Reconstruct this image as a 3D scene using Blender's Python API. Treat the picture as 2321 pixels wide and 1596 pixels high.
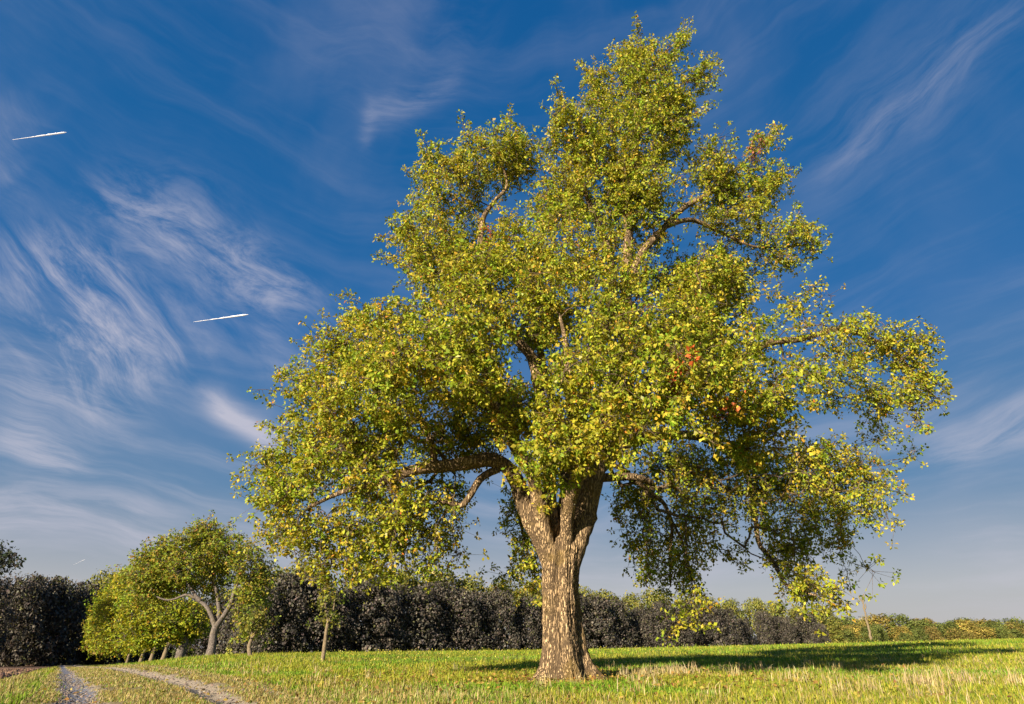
import bpy, math, time
import numpy as np

T0 = time.time()
scene = bpy.context.scene
for o in list(bpy.data.objects):
    bpy.data.objects.remove(o)
COL = scene.collection
R = math.radians

# ------------------------------------------------------------------ camera
PITCH = R(25.35)
FPX = 1418.0                      # focal length in the 2321 x 1596 layout grid
EYE = 0.80
cam_data = bpy.data.cameras.new('camera')
cam_data.sensor_width = 36.0
cam_data.lens = FPX / 2321.0 * 36.0
cam_data.clip_start = 0.05
cam_data.clip_end = 20000.0
cam = bpy.data.objects.new('camera', cam_data)
cam.location = (0, 0, EYE)
cam.rotation_euler = (math.pi / 2 + PITCH, 0, 0)
COL.objects.link(cam)
scene.camera = cam

# ------------------------------------------------------------------ sun and sky
SUN_AZ = R(216.0)                 # clockwise from +Y: behind the camera, to the left
SUN_EL = R(20.5)
sd = bpy.data.lights.new('sun', 'SUN')
sd.energy = 5.0
sd.angle = R(0.55)
sd.color = (1.0, 0.84, 0.64)
sun = bpy.data.objects.new('sun', sd)
sun.rotation_euler = (math.pi / 2 - SUN_EL, 0, math.pi - SUN_AZ)
sun.location = (-30, -30, 40)
COL.objects.link(sun)

scene.view_settings.view_transform = 'Standard'
scene.view_settings.look = 'None'
scene.view_settings.exposure = 1.35
scene.view_settings.gamma = 1.0
scene.view_settings.use_curve_mapping = False
scene.cycles.max_bounces = 6
scene.cycles.diffuse_bounces = 3
scene.cycles.glossy_bounces = 2
scene.cycles.transmission_bounces = 3
scene.cycles.caustics_reflective = False


class NT:
    """small helper for node trees"""
    def __init__(self, tree):
        self.t = tree
        self.n = tree.nodes
        self.l = tree.links

    def node(self, kind, **props):
        nd = self.n.new(kind)
        for k, v in props.items():
            setattr(nd, k, v)
        return nd

    def put(self, sock, val):
        if isinstance(val, bpy.types.NodeSocket):
            self.l.new(val, sock)
        elif val is not None:
            sock.default_value = val

    def math(self, op, a, b=None, c=None, clamp=False):
        nd = self.node('ShaderNodeMath', operation=op, use_clamp=clamp)
        self.put(nd.inputs[0], a)
        if b is not None:
            self.put(nd.inputs[1], b)
        if c is not None:
            self.put(nd.inputs[2], c)
        return nd.outputs[0]

    def mix(self, fac, a, b, blend='MIX'):
        nd = self.node('ShaderNodeMix', data_type='RGBA', blend_type=blend)
        self.put(nd.inputs[0], fac)
        self.put(nd.inputs[6], a)
        self.put(nd.inputs[7], b)
        return nd.outputs[2]

    def comb(self, x, y, z=0.0):
        nd = self.node('ShaderNodeCombineXYZ')
        self.put(nd.inputs[0], x)
        self.put(nd.inputs[1], y)
        self.put(nd.inputs[2], z)
        return nd.outputs[0]

    def noise(self, vec, scale, detail=4.0, rough=0.55, dist=0.0):
        nd = self.node('ShaderNodeTexNoise')
        self.put(nd.inputs['Vector'], vec)
        nd.inputs['Scale'].default_value = scale
        nd.inputs['Detail'].default_value = detail
        nd.inputs['Roughness'].default_value = rough
        nd.inputs['Distortion'].default_value = dist
        return nd.outputs[0]

    def ramp(self, fac, stops, interp='LINEAR'):
        nd = self.node('ShaderNodeValToRGB')
        cr = nd.color_ramp
        cr.interpolation = interp
        while len(cr.elements) < len(stops):
            cr.elements.new(0.5)
        for e, (p, c) in zip(cr.elements, stops):
            e.position = p
            e.color = (c[0], c[1], c[2], 1.0) if not isinstance(c, float) else (c, c, c, 1.0)
        self.put(nd.inputs[0], fac)
        return nd.outputs[0]

    def smooth(self, v, lo, hi):
        nd = self.node('ShaderNodeMapRange', interpolation_type='SMOOTHSTEP')
        self.put(nd.inputs[0], v)
        nd.inputs[1].default_value = lo
        nd.inputs[2].default_value = hi
        return nd.outputs[0]


def ray(px, py):
    """direction (per unit of world Y) through a point of the 2321 x 1596 layout grid"""
    u = (px - 1160.5) / FPX
    v = (798.0 - py) / FPX
    d = np.array([u, math.cos(PITCH) - v * math.sin(PITCH), math.sin(PITCH) + v * math.cos(PITCH)])
    return d / d[1]


def at(px, py, Y):
    d = ray(px, py) * Y
    return np.array([d[0], d[1], d[2] + EYE])


def metres(px, py, Y, n):
    """length in metres of n grid pixels at that place"""
    p = at(px, py, Y) - np.array([0, 0, EYE])
    depth = p[1] * math.cos(PITCH) + p[2] * math.sin(PITCH)
    return n * depth / FPX


def azel(px, py):
    d = ray(px, py)
    d = d / np.linalg.norm(d)
    return math.degrees(math.atan2(d[0], d[1])), math.degrees(math.asin(d[2]))


world = bpy.data.worlds.new('World')
scene.world = world
world.use_nodes = True
world.cycles.sampling_method = 'MANUAL'
world.cycles.sample_map_resolution = 512
W = NT(world.node_tree)
W.n.clear()
w_out = W.node('ShaderNodeOutputWorld')
bg = W.node('ShaderNodeBackground')
W.l.new(bg.outputs[0], w_out.inputs[0])
skyn = W.node('ShaderNodeTexSky', sky_type='NISHITA')
skyn.sun_disc = False
skyn.sun_elevation = SUN_EL
skyn.sun_rotation = SUN_AZ
skyn.altitude = 100.0
skyn.air_density = 1.0
skyn.dust_density = 0.6
skyn.ozone_density = 3.0
bg.inputs[1].default_value = 0.05
# cirrus, laid out by azimuth and elevation
tc = W.node('ShaderNodeTexCoord')
sep = W.node('ShaderNodeSeparateXYZ')
W.l.new(tc.outputs['Generated'], sep.inputs[0])
az = W.math('MULTIPLY', W.math('ARCTAN2', sep.outputs[0], sep.outputs[1]), 57.29578)
el = W.math('MULTIPLY', W.math('ARCSINE', sep.outputs[2]), 57.29578)
warpn = W.node('ShaderNodeTexNoise', noise_dimensions='3D')
W.put(warpn.inputs['Vector'], W.comb(az, el, 0.0))
warpn.inputs['Scale'].default_value = 0.06
warpn.inputs['Detail'].default_value = 3.0
wsep = W.node('ShaderNodeSeparateColor')
W.l.new(warpn.outputs[1], wsep.inputs[0])
az_w = W.math('ADD', az, W.math('MULTIPLY', W.math('SUBTRACT', wsep.outputs[0], 0.5), 6.0))
el_w = W.math('ADD', el, W.math('MULTIPLY', W.math('SUBTRACT', wsep.outputs[1], 0.5), 6.0))


def fibre(p0, p1, nscale, stretch, seed):
    """streaky noise drawn out along one direction of the sky"""
    a0, e0 = azel(*p0)
    a1, e1 = azel(*p1)
    L = math.hypot(a1 - a0, e1 - e0)
    cx, cy = (a1 - a0) / L, (e1 - e0) / L
    s = W.math('ADD', W.math('MULTIPLY', az_w, cx), W.math('MULTIPLY', el_w, cy))
    t = W.math('SUBTRACT', W.math('MULTIPLY', el_w, cx), W.math('MULTIPLY', az_w, cy))
    return W.noise(W.comb(W.math('DIVIDE', s, stretch), t, seed), nscale, 8.0, 0.68, 0.4)


FIBRES = [fibre((270, 430), (680, 690), 0.42, 2.8, 1.0),     # falling to the right
          fibre((80, 560), (330, 860), 0.45, 3.6, 2.0),      # falling steeply
          fibre((1850, 390), (2330, 40), 0.5, 6.0, 3.0),     # rising to the right
          fibre((-60, 1110), (400, 1200), 0.6, 9.0, 4.0)]    # long low streaks


def stroke(p0, p1, wid, amp, fib, lo=0.40, hi=0.75, soft=0.25):
    """one patch of cirrus drawn along a line between two places of the sky"""
    a0, e0 = azel(*p0)
    a1, e1 = azel(*p1)
    L = math.hypot(a1 - a0, e1 - e0)
    cx, cy = (a1 - a0) / L, (e1 - e0) / L
    dx = W.math('SUBTRACT', az_w, a0)
    dy = W.math('SUBTRACT', el_w, e0)
    s = W.math('ADD', W.math('MULTIPLY', dx, cx), W.math('MULTIPLY', dy, cy))
    t = W.math('SUBTRACT', W.math('MULTIPLY', dy, cx), W.math('MULTIPLY', dx, cy))
    tt = W.math('DIVIDE', t, wid)
    gt = W.math('EXPONENT', W.math('MULTIPLY', W.math('MULTIPLY', tt, tt), -1.0))
    m0 = W.smooth(s, -L * soft, L * soft)
    m1 = W.math('SUBTRACT', 1.0, W.smooth(s, L * (1 - soft), L * (1 + soft)))
    m = W.math('MULTIPLY', gt, W.math('MULTIPLY', m0, m1))
    nz = W.smooth(FIBRES[fib], lo, hi)
    return W.math('MULTIPLY', W.math('MULTIPLY', m, nz), amp)


STROKES = [
    # p0, p1, width (deg), strength, fibre, lo, hi
    ((270, 430), (680, 690), 3.0, 0.66, 0, 0.36, 0.76),
    ((80, 560), (330, 860), 3.4, 0.66, 1, 0.36, 0.76),
    ((220, 560), (460, 850), 4.5, 0.34, 1, 0.36, 0.78),
    ((470, 900), (640, 1015), 0.9, 0.85, 0, 0.2, 0.62),
    ((-20, 960), (180, 1060), 1.2, 0.56, 3, 0.32, 0.68),
    ((-60, 840), (300, 960), 2.2, 0.42, 3, 0.36, 0.70),
    ((-100, 640), (220, 900), 2.6, 0.45, 1, 0.38, 0.74),
    ((-60, 1110), (400, 1200), 2.0, 0.46, 3, 0.36, 0.70),
    ((850, 250), (1030, 165), 1.3, 0.34, 2, 0.25, 0.8),
    ((850, 230), (840, 330), 0.8, 0.22, 2, 0.25, 0.8),
    ((600, 730), (620, 880), 1.8, 0.28, 1, 0.3, 0.8),
    ((1850, 390), (2330, 40), 1.1, 0.20, 2, 0.20, 0.75),
    ((1850, 340), (2300, 60), 3.4, 0.13, 2, 0.3, 0.74),
    ((2120, 1030), (2400, 930), 1.4, 0.45, 2, 0.3, 0.7),
    ((-20, 230), (60, 330), 3.0, 0.20, 1, 0.3, 0.8),
    ((-20, 370), (50, 420), 2.0, 0.30, 1, 0.3, 0.8),
    ((700, 100), (1100, 20), 3.5, 0.08, 2, 0.35, 0.85),
    ((-50, 420), (110, 470), 2.0, 0.15, 0, 0.3, 0.8),
]
cov = None
for st in STROKES:
    c = stroke(*st)
    cov = c if cov is None else W.math('ADD', cov, c)
# thin veils over the whole sky, longer towards the horizon
az_r = W.math('ADD', W.math('MULTIPLY', az_w, 0.97), W.math('MULTIPLY', el_w, 0.22))
el_r = W.math('SUBTRACT', W.math('MULTIPLY', el_w, 0.97), W.math('MULTIPLY', W.math('ABSOLUTE', az_w), 0.12))
veil = W.smooth(W.noise(W.comb(W.math('MULTIPLY', az_r, 0.13), el_r, 3.0), 0.34, 7.0, 0.6, 0.3), 0.40, 0.78)
low = W.math('SUBTRACT', 1.0, W.smooth(el, 4.0, 30.0))
veil = W.math('MULTIPLY', veil, W.math('ADD', 0.07, W.math('MULTIPLY', low, 0.42)))
veil2 = W.smooth(W.noise(W.comb(az_w, el_w, 9.0), 0.05, 5.0, 0.55, 0.2), 0.42, 0.8)
cov = W.math('ADD', W.math('ADD', cov, veil), W.math('MULTIPLY', veil2, 0.10))
cov = W.math('MINIMUM', cov, 0.85)
hs = W.node('ShaderNodeHueSaturation')
hs.inputs['Hue'].default_value = 0.495
hs.inputs['Saturation'].default_value = 1.2
hs.inputs['Value'].default_value = 0.8
W.l.new(skyn.outputs[0], hs.inputs['Color'])


def s2l(c):
    """screen colour -> background colour at this strength and exposure"""
    k = 1.0 / (0.05 * 2.0 ** 1.35)
    return tuple((((v / 255.0 + 0.055) / 1.055) ** 2.4 if v > 10 else v / 255.0 / 12.92) * k for v in c)


clear = W.ramp(W.math('DIVIDE', el, 60.0), [(0.0, s2l((186, 180, 178))), (0.07, s2l((180, 180, 184))), (0.20, s2l((96, 134, 172))), (0.42, s2l((42, 108, 170))),
                                             (0.68, s2l((26, 98, 160))), (1.0, s2l((16, 88, 152)))])
base_sky = W.mix(0.90, hs.outputs[0], clear)
CLOUD = (*s2l((200, 198, 212)), 1.0)
W.put(bg.inputs[0], W.mix(cov, base_sky, CLOUD))


# ------------------------------------------------------------------ mesh helpers
def mesh_np(name, V, Q, mats=(), attr=None, smooth=False, tri=False):
    """mesh of quads (or triangles) from numpy arrays; attr = colour per face"""
    me = bpy.data.meshes.new(name)
    V = np.ascontiguousarray(V, dtype=np.float32)
    Q = np.ascontiguousarray(Q, dtype=np.int32)
    k = Q.shape[1]
    me.vertices.add(len(V))
    me.vertices.foreach_set('co', V.ravel())
    me.loops.add(Q.size)
    me.loops.foreach_set('vertex_index', Q.ravel())
    me.polygons.add(len(Q))
    me.polygons.foreach_set('loop_start', np.arange(0, Q.size, k, dtype=np.int32))
    me.polygons.foreach_set('loop_total', np.full(len(Q), k, dtype=np.int32))
    if smooth:
        me.polygons.foreach_set('use_smooth', np.ones(len(Q), dtype=bool))
    for m in mats:
        me.materials.append(m)
    if attr is not None:
        a = me.attributes.new('tint', 'FLOAT_COLOR', 'FACE')
        c = np.ones((len(Q), 4), dtype=np.float32)
        c[:, :3] = attr
        a.data.foreach_set('color', c.ravel())
    me.update(calc_edges=True)
    return me


def link(name, me, parent=None, label=None, cat=None, group=None, kind=None, loc=None):
    o = bpy.data.objects.new(name, me)
    COL.objects.link(o)
    if parent is not None:
        o.parent = parent
    if loc is not None:
        o.location = loc
    tag(o, label, cat, group, kind)
    return o


def tag(o, label=None, cat=None, group=None, kind=None):
    if label:
        o['label'] = label
    if cat:
        o['category'] = cat
    if group:
        o['group'] = group
    if kind:
        o['kind'] = kind
    return o


def unit(a):
    return a / np.maximum(np.linalg.norm(a, axis=-1, keepdims=True), 1e-9)


def tubes(P, Rr, sides, rng=None, rough=0.0):
    """P (n,k,3) polylines, Rr (n,k) radii -> verts, quads"""
    n, k, _ = P.shape
    T = np.empty_like(P)
    T[:, 1:-1] = P[:, 2:] - P[:, :-2]
    T[:, 0] = P[:, 1] - P[:, 0]
    T[:, -1] = P[:, -1] - P[:, -2]
    T = unit(T)
    mean = unit(P[:, -1] - P[:, 0])
    ref = np.where(np.abs(mean[:, 2:3]) > 0.85, np.array([[1.0, 0.13, 0]]), np.array([[0, 0.1, 1.0]]))
    ref = np.repeat(ref[:, None, :], k, axis=1)
    A = unit(np.cross(T, ref))
    B = np.cross(T, A)
    ang = np.linspace(0, 2 * np.pi, sides, endpoint=False)
    ring = A[:, :, None, :] * np.cos(ang)[None, None, :, None] + B[:, :, None, :] * np.sin(ang)[None, None, :, None]
    rad = Rr[:, :, None]
    if rng is not None and rough > 0:
        rad = rad * (1 + rng.normal(0, rough, (n, k, sides)))
    V = P[:, :, None, :] + ring * (rad[..., None] if rad.ndim == 3 else rad)
    V = V.reshape(-1, 3)
    base = (np.arange(n) * k * sides)[:, None, None]
    i = np.arange(k - 1)[None, :, None] * sides
    j = np.arange(sides)[None, None, :]
    j2 = (j + 1) % sides
    Q = np.stack([base + i + j, base + i + j2, base + i + sides + j2, base + i + sides + j], axis=-1).reshape(-1, 4)
    return V, Q


def join(parts):
    Vs, Qs, off = [], [], 0
    for V, Q in parts:
        Vs.append(V)
        Qs.append(Q + off)
        off += len(V)
    return np.concatenate(Vs), np.concatenate(Qs)


def resample(pts, step):
    """smooth (Catmull-Rom) polyline with radius in the 4th column"""
    P = np.array(pts, dtype=float)
    ext = np.vstack([2 * P[0] - P[1], P, 2 * P[-1] - P[-2]])
    out = []
    for i in range(1, len(ext) - 2):
        p0, p1, p2, p3 = ext[i - 1:i + 3]
        m = max(2, int(np.linalg.norm((p2 - p1)[:3]) / step))
        for t in np.linspace(0, 1, m, endpoint=False):
            out.append(0.5 * ((2 * p1) + (-p0 + p2) * t + (2 * p0 - 5 * p1 + 4 * p2 - p3) * t ** 2
                              + (-p0 + 3 * p1 - 3 * p2 + p3) * t ** 3))
    out.append(P[-1])
    out = np.array(out)
    out[:, 3] = np.maximum(out[:, 3], 0.004)
    return out


def vnoise(P, seed=0):
    """cheap smooth noise in -1..1 from summed sines"""
    rg = np.random.default_rng(seed)
    s = np.zeros(P.shape[:-1])
    for i in range(7):
        d = unit(rg.normal(size=3))
        f = 0.6 + 1.5 * rg.random()
        s = s + np.sin((P @ d) * f * 2 * np.pi / 2.0 + rg.random() * 6.28)
    return s / 3.5


def fbm2(x, y, scale, seed, octaves=3):
    s = np.zeros_like(x)
    amp, tot = 1.0, 0.0
    for o in range(octaves):
        s = s + amp * vnoise(np.stack([x / scale * 2 ** o, y / scale * 2 ** o, np.full_like(x, 0.37 * o)], -1), seed + o)
        tot += amp
        amp *= 0.55
    return s / tot


# ------------------------------------------------------------------ materials
def new_mat(name):
    m = bpy.data.materials.new(name)
    m.use_nodes = True
    t = NT(m.node_tree)
    t.n.clear()
    out = t.node('ShaderNodeOutputMaterial')
    return m, t, out


def leaf_mat(name, trans=0.42, rough=0.5, spec=0.35, gain=1.0):
    m, t, out = new_mat(name)
    at_ = t.node('ShaderNodeAttribute', attribute_name='tint', attribute_type='GEOMETRY')
    p = t.node('ShaderNodeBsdfPrincipled')
    p.inputs['Roughness'].default_value = rough
    p.inputs['Specular IOR Level'].default_value = spec
    col = at_.outputs['Color']
    t.put(p.inputs['Base Color'], col)
    tr = t.node('ShaderNodeBsdfTranslucent')
    t.put(tr.inputs['Color'], t.mix(1.0, col, (1.15, 1.1, 0.6, 1), 'MULTIPLY'))
    mx = t.node('ShaderNodeMixShader')
    mx.inputs[0].default_value = trans
    t.l.new(p.outputs[0], mx.inputs[1])
    t.l.new(tr.outputs[0], mx.inputs[2])
    t.l.new(mx.outputs[0], out.inputs[0])
    return m


def bark_mat(name, light, dark, moss, scale=1.0, bump=0.6, moss_amt=0.5):
    m, t, out = new_mat(name)
    tcn = t.node('ShaderNodeTexCoord')
    mp = t.node('ShaderNodeMapping')
    mp.inputs['Scale'].default_value = (1.0, 1.0, 0.16)
    t.l.new(tcn.outputs['Object'], mp.inputs[0])
    vo = t.node('ShaderNodeTexVoronoi', feature='DISTANCE_TO_EDGE')
    warp = t.noise(mp.outputs[0], 7.0 * scale, 4.0)
    vadd = t.node('ShaderNodeVectorMath', operation='ADD')
    wv = t.comb(t.math('MULTIPLY', warp, 0.22), t.math('MULTIPLY', warp, -0.2), t.math('MULTIPLY', warp, 0.3))
    t.l.new(mp.outputs[0], vadd.inputs[0])
    t.l.new(wv, vadd.inputs[1])
    t.l.new(vadd.outputs[0], vo.inputs['Vector'])
    vo.inputs['Scale'].default_value = 26.0 * scale
    crack = t.math('MULTIPLY', t.smooth(vo.outputs['Distance'], 0.0, 0.30), t.smooth(warp, 0.25, 0.55))
    fine = t.noise(mp.outputs[0], 60.0 * scale, 6.0, 0.7)
    big = t.noise(tcn.outputs['Object'], 1.6, 4.0, 0.6)
    h = t.smooth(t.math('ADD', t.math('MULTIPLY', crack, 0.70), t.math('MULTIPLY', fine, 0.55)), 0.22, 0.92)
    c = t.mix(h, (*dark, 1), (*light, 1))
    mossm = t.math('MULTIPLY', t.smooth(big, 0.50, 0.66), moss_amt)
    c = t.mix(mossm, c, t.mix(fine, (moss[0] * .5, moss[1] * .5, moss[2] * .5, 1), (*moss, 1)))
    p = t.node('ShaderNodeBsdfPrincipled')
    p.inputs['Roughness'].default_value = 0.9
    p.inputs['Specular IOR Level'].default_value = 0.15
    t.put(p.inputs['Base Color'], c)
    b = t.node('ShaderNodeBump')
    b.inputs['Strength'].default_value = bump
    b.inputs['Distance'].default_value = 0.03
    t.put(b.inputs['Height'], h)
    t.l.new(b.outputs[0], p.inputs['Normal'])
    t.l.new(p.outputs[0], out.inputs[0])
    return m


M_LEAF = leaf_mat('pear_leaf', trans=0.36, rough=0.6, spec=0.2)
M_WLEAF = leaf_mat('woodland_leaf', trans=0.2, rough=0.65, spec=0.2)
M_GRASS = leaf_mat('grass_blade', trans=0.3, rough=0.6, spec=0.2)
M_BARK = bark_mat('pear_bark', (0.48, 0.345, 0.195), (0.075, 0.052, 0.032), (0.34, 0.235, 0.065), 1.0, 1.0, 0.45)
M_TWIG = bark_mat('twig_bark', (0.22, 0.165, 0.10), (0.07, 0.05, 0.036), (0.18, 0.14, 0.05), 2.0, 0.3, 0.3)
M_GREYBARK = bark_mat('grey_bark', (0.24, 0.21, 0.185), (0.07, 0.06, 0.055), (0.24, 0.19, 0.07), 1.0, 0.5, 0.35)
M_PALEBARK = bark_mat('pale_bark', (0.29, 0.235, 0.15), (0.13, 0.10, 0.065), (0.24, 0.22, 0.08), 1.5, 0.4, 0.3)
M_DARKBARK = bark_mat('dark_bark', (0.12, 0.10, 0.085), (0.04, 0.034, 0.03), (0.09, 0.08, 0.04), 0.5, 0.4, 0.3)

# ------------------------------------------------------------------ terrain
T_T = np.array([-1.40, -0.739, -0.631, -0.548, -0.433, -0.271, 0.073, 0.408, 0.727, 1.30])
T_Y = np.array([0, 9, 13, 20, 30, 40, 50, 65, 90, 130, 200, 400], dtype=float)
T_Z = np.array([
    [.08, .12, .06, -.10, -.33, -.55, -.80, -1.10, -1.60, -2.25, -2.4, -2.0],
    [.08, .12, .06, -.10, -.33, -.55, -.80, -1.10, -1.60, -2.30, -2.5, -2.0],
    [.08, .12, .07, .00, -.20, -.45, -.65, -1.00, -1.55, -2.30, -2.5, -2.0],
    [.08, .13, .12, .10, .05, -.10, -.28, -.55, -1.08, -1.90, -2.2, -2.0],
    [.08, .15, .20, .28, .38, .42, .36, .08, -.50, -1.25, -1.6, -1.5],
    [.08, .17, .22, .30, .43, .50, .48, .30, .00, -.50, -1.0, -1.0],
    [.08, .20, .25, .37, .50, .58, .62, .60, .45, .00, -.3, -.2],
    [.08, .20, .27, .42, .62, .80, .96, 1.07, 1.05, .80, .6, .5],
    [.08, .20, .30, .50, .82, 1.10, 1.33, 1.58, 1.72, 1.60, 1.5, 1.8],
    [.08, .20, .30, .55, .90, 1.25, 1.55, 1.85, 2.00, 2.00, 2.0, 2.2]])


def _table(t, y):
    t = np.clip(t, T_T[0], T_T[-1])
    y = np.clip(y, 0, 400)
    i = np.clip(np.searchsorted(T_T, t) - 1, 0, len(T_T) - 2)
    j = np.clip(np.searchsorted(T_Y, y) - 1, 0, len(T_Y) - 2)
    a = (t - T_T[i]) / (T_T[i + 1] - T_T[i])
    b = (y - T_Y[j]) / (T_Y[j + 1] - T_Y[j])
    return (T_Z[i, j] * (1 - a) * (1 - b) + T_Z[i + 1, j] * a * (1 - b)
            + T_Z[i, j + 1] * (1 - a) * b + T_Z[i + 1, j + 1] * a * b)


TRK = 0.645                       # the track runs along x = c - TRK * y
RUT_L, RUT_R = 0.35, 2.40


def ground(x, y):
    x = np.asarray(x, dtype=float)
    y = np.asarray(y, dtype=float)
    z = 0
    for dt, dy in ((0, 0), (.05, 0), (-.05, 0), (0, .13), (0, -.13), (.03, .08), (-.03, -.08), (.03, -.08), (-.03, .08)):
        yy = y * (1 + dy)
        z = z + _table(x / np.maximum(y, 4.0) + dt, yy)
    z = z / 9.0
    r = np.hypot(x, y)
    z = z + 0.025 * fbm2(x, y, 3.0, 11, 2) * np.clip(1 - r / 90, 0, 1)
    c = x + TRK * y
    wob = 0.05 * np.sin(y * 0.31) + 0.03 * np.sin(y * 0.83 + 1)
    for cc in (RUT_L, RUT_R):
        z = z - 0.07 * np.exp(-((c + wob - cc) / 0.33) ** 2) * np.clip((160 - y) / 40, 0, 1) * (y > 0)
    z = z + 0.07 * np.exp(-((c + 1.0) / 0.45) ** 2) * (y > 0)     # grass bank left of the track
    return z


def sample_track(x, y):
    """track coordinate with the same wobble as the ruts"""
    return x + TRK * y + 0.05 * np.sin(y * 0.31) + 0.03 * np.sin(y * 0.83 + 1)


def axis(lim, n, k):
    s = np.linspace(-1, 1, n)
    return np.sinh(s * k) / np.sinh(k) * lim


gx = np.unique(np.concatenate([axis(3000, 260, 7.5), np.linspace(-20, 20, 200)]))
gy = np.unique(np.concatenate([np.linspace(-60, 5, 30), np.linspace(5, 60, 260), 60 + np.linspace(0, 1, 90) ** 2.2 * 4000]))
GX, GY = np.meshgrid(gx, gy, indexing='ij')
GZ = ground(GX, GY)
V = np.stack([GX, GY, GZ], -1).reshape(-1, 3)
nx, ny = GX.shape
ii, jj = np.meshgrid(np.arange(nx - 1), np.arange(ny - 1), indexing='ij')
b0 = (ii * ny + jj).ravel()
Q = np.stack([b0, b0 + ny, b0 + ny + 1, b0 + 1], -1)

m_ground, t, out = new_mat('meadow_ground')
geo = t.node('ShaderNodeNewGeometry')
gs = t.node('ShaderNodeSeparateXYZ')
t.l.new(geo.outputs['Position'], gs.inputs[0])
wob = t.math('ADD', t.math('MULTIPLY', t.math('SINE', t.math('MULTIPLY', gs.outputs[1], 0.31)), 0.05),
             t.math('MULTIPLY', t.math('SINE', t.math('ADD', t.math('MULTIPLY', gs.outputs[1], 0.83), 1.0)), 0.03))
cc = t.math('ADD', t.math('ADD', gs.outputs[0], t.math('MULTIPLY', gs.outputs[1], TRK)), wob)
n1 = t.noise(geo.outputs['Position'], 0.35, 5.0, 0.6)
n2 = t.noise(geo.outputs['Position'], 4.0, 5.0, 0.65)
n3 = t.noise(geo.outputs['Position'], 40.0, 4.0, 0.65)
grass_c = t.mix(t.smooth(n1, 0.38, 0.62), (0.10, 0.14, 0.022, 1), (0.20, 0.19, 0.045, 1))
grass_c = t.mix(t.math('MULTIPLY', n3, 0.7), grass_c, (0.055, 0.075, 0.016, 1))
# ploughed field beyond the bank on the left
plough = t.math('MULTIPLY', t.math('SUBTRACT', 1.0, t.smooth(cc, -1.9, -1.5)), t.smooth(gs.outputs[1], 19.0, 21.0))
plough_c = t.mix(n2, (0.11, 0.066, 0.042, 1), (0.30, 0.19, 0.125, 1))
col = t.mix(plough, grass_c, plough_c)
# the track: dry turf between two wheel ruts
trk = t.math('MULTIPLY', t.smooth(cc, -0.6, 0.1), t.math('SUBTRACT', 1.0, t.smooth(cc, 3.0, 3.9)))
turf = t.mix(n2, (0.19, 0.155, 0.075, 1), (0.31, 0.255, 0.14, 1))
turf = t.mix(t.math('MULTIPLY', n3, 0.6), turf, (0.12, 0.10, 0.045, 1))
col = t.mix(trk, col, turf)
edge = t.math('ADD', t.math('MULTIPLY', t.math('SUBTRACT', n2, 0.5), 0.7), t.math('MULTIPLY', t.math('SUBTRACT', t.noise(geo.outputs['Position'], 1.1, 3.0), 0.5), 0.5))


def band(c0, w0, w1):
    d = t.math('ABSOLUTE', t.math('ADD', t.math('SUBTRACT', cc, c0), edge))
    return t.math('SUBTRACT', 1.0, t.smooth(d, w0, w1))


sandy = t.mix(n3, (0.25, 0.21, 0.16, 1), (0.42, 0.36, 0.29, 1))
grav_shade = t.mix(n3, (0.095, 0.105, 0.135, 1), (0.19, 0.20, 0.25, 1))  # left rut gravel, with the blue-grey of shade put into its colour
rut_dark = t.mix(n3, (0.07, 0.067, 0.065, 1), (0.15, 0.145, 0.14, 1))  # narrow darker band inside the right rut
col = t.mix(t.math('MULTIPLY', band(RUT_R + .06, 0.22, 0.50), 0.85), col, sandy)
col = t.mix(band(RUT_R - 0.14, 0.08, 0.18), col, rut_dark)
col = t.mix(t.math('MULTIPLY', band(3.35, 0.05, 0.16), 0.7), col, sandy)
col = t.mix(t.math('MULTIPLY', band(RUT_L, 0.36, 0.52), 0.9), col, sandy)
col = t.mix(band(RUT_L, 0.20, 0.36), col, grav_shade)
pb = t.node('ShaderNodeBsdfPrincipled')
pb.inputs['Roughness'].default_value = 0.92
pb.inputs['Specular IOR Level'].default_value = 0.15
t.put(pb.inputs['Base Color'], col)
bp = t.node('ShaderNodeBump')
bp.inputs['Strength'].default_value = 0.7
bp.inputs['Distance'].default_value = 0.04
t.put(bp.inputs['Height'], t.math('ADD', n3, n2))
t.l.new(bp.outputs[0], pb.inputs['Normal'])
t.l.new(pb.outputs[0], out.inputs[0])
link('ground', mesh_np('ground', V, Q, [m_ground], smooth=True), kind='structure',
     label='rough grassy field sloping down to the left')


def sheet(name, cs, ys, lift, label):
    Cg, Yg = np.meshgrid(cs, ys, indexing='ij')
    Xg = Cg - TRK * Yg
    Zg = ground(Xg, Yg) + lift + .0009 * Yg
    na, nb = Cg.shape
    i_, j_ = np.meshgrid(np.arange(na - 1), np.arange(nb - 1), indexing='ij')
    b_ = (i_ * nb + j_).ravel()
    link(name, mesh_np(name, np.stack([Xg, Yg, Zg], -1).reshape(-1, 3), np.stack([b_, b_ + nb, b_ + nb + 1, b_ + 1], -1), [m_ground], smooth=True),
         kind='structure', label=label)


sheet('track', np.linspace(-.7, 3.9, 56), 1.5 + np.linspace(0, 1, 260) ** 1.8 * 150, .012, 'grassy farm track with two worn wheel ruts')
sheet('ploughed_field', -1.6 - np.linspace(0, 1, 60) ** 1.4 * 70, 20 + np.linspace(0, 1, 120) ** 1.5 * 75, .02, 'strip of brown ploughed field beyond the grass bank')


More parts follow.
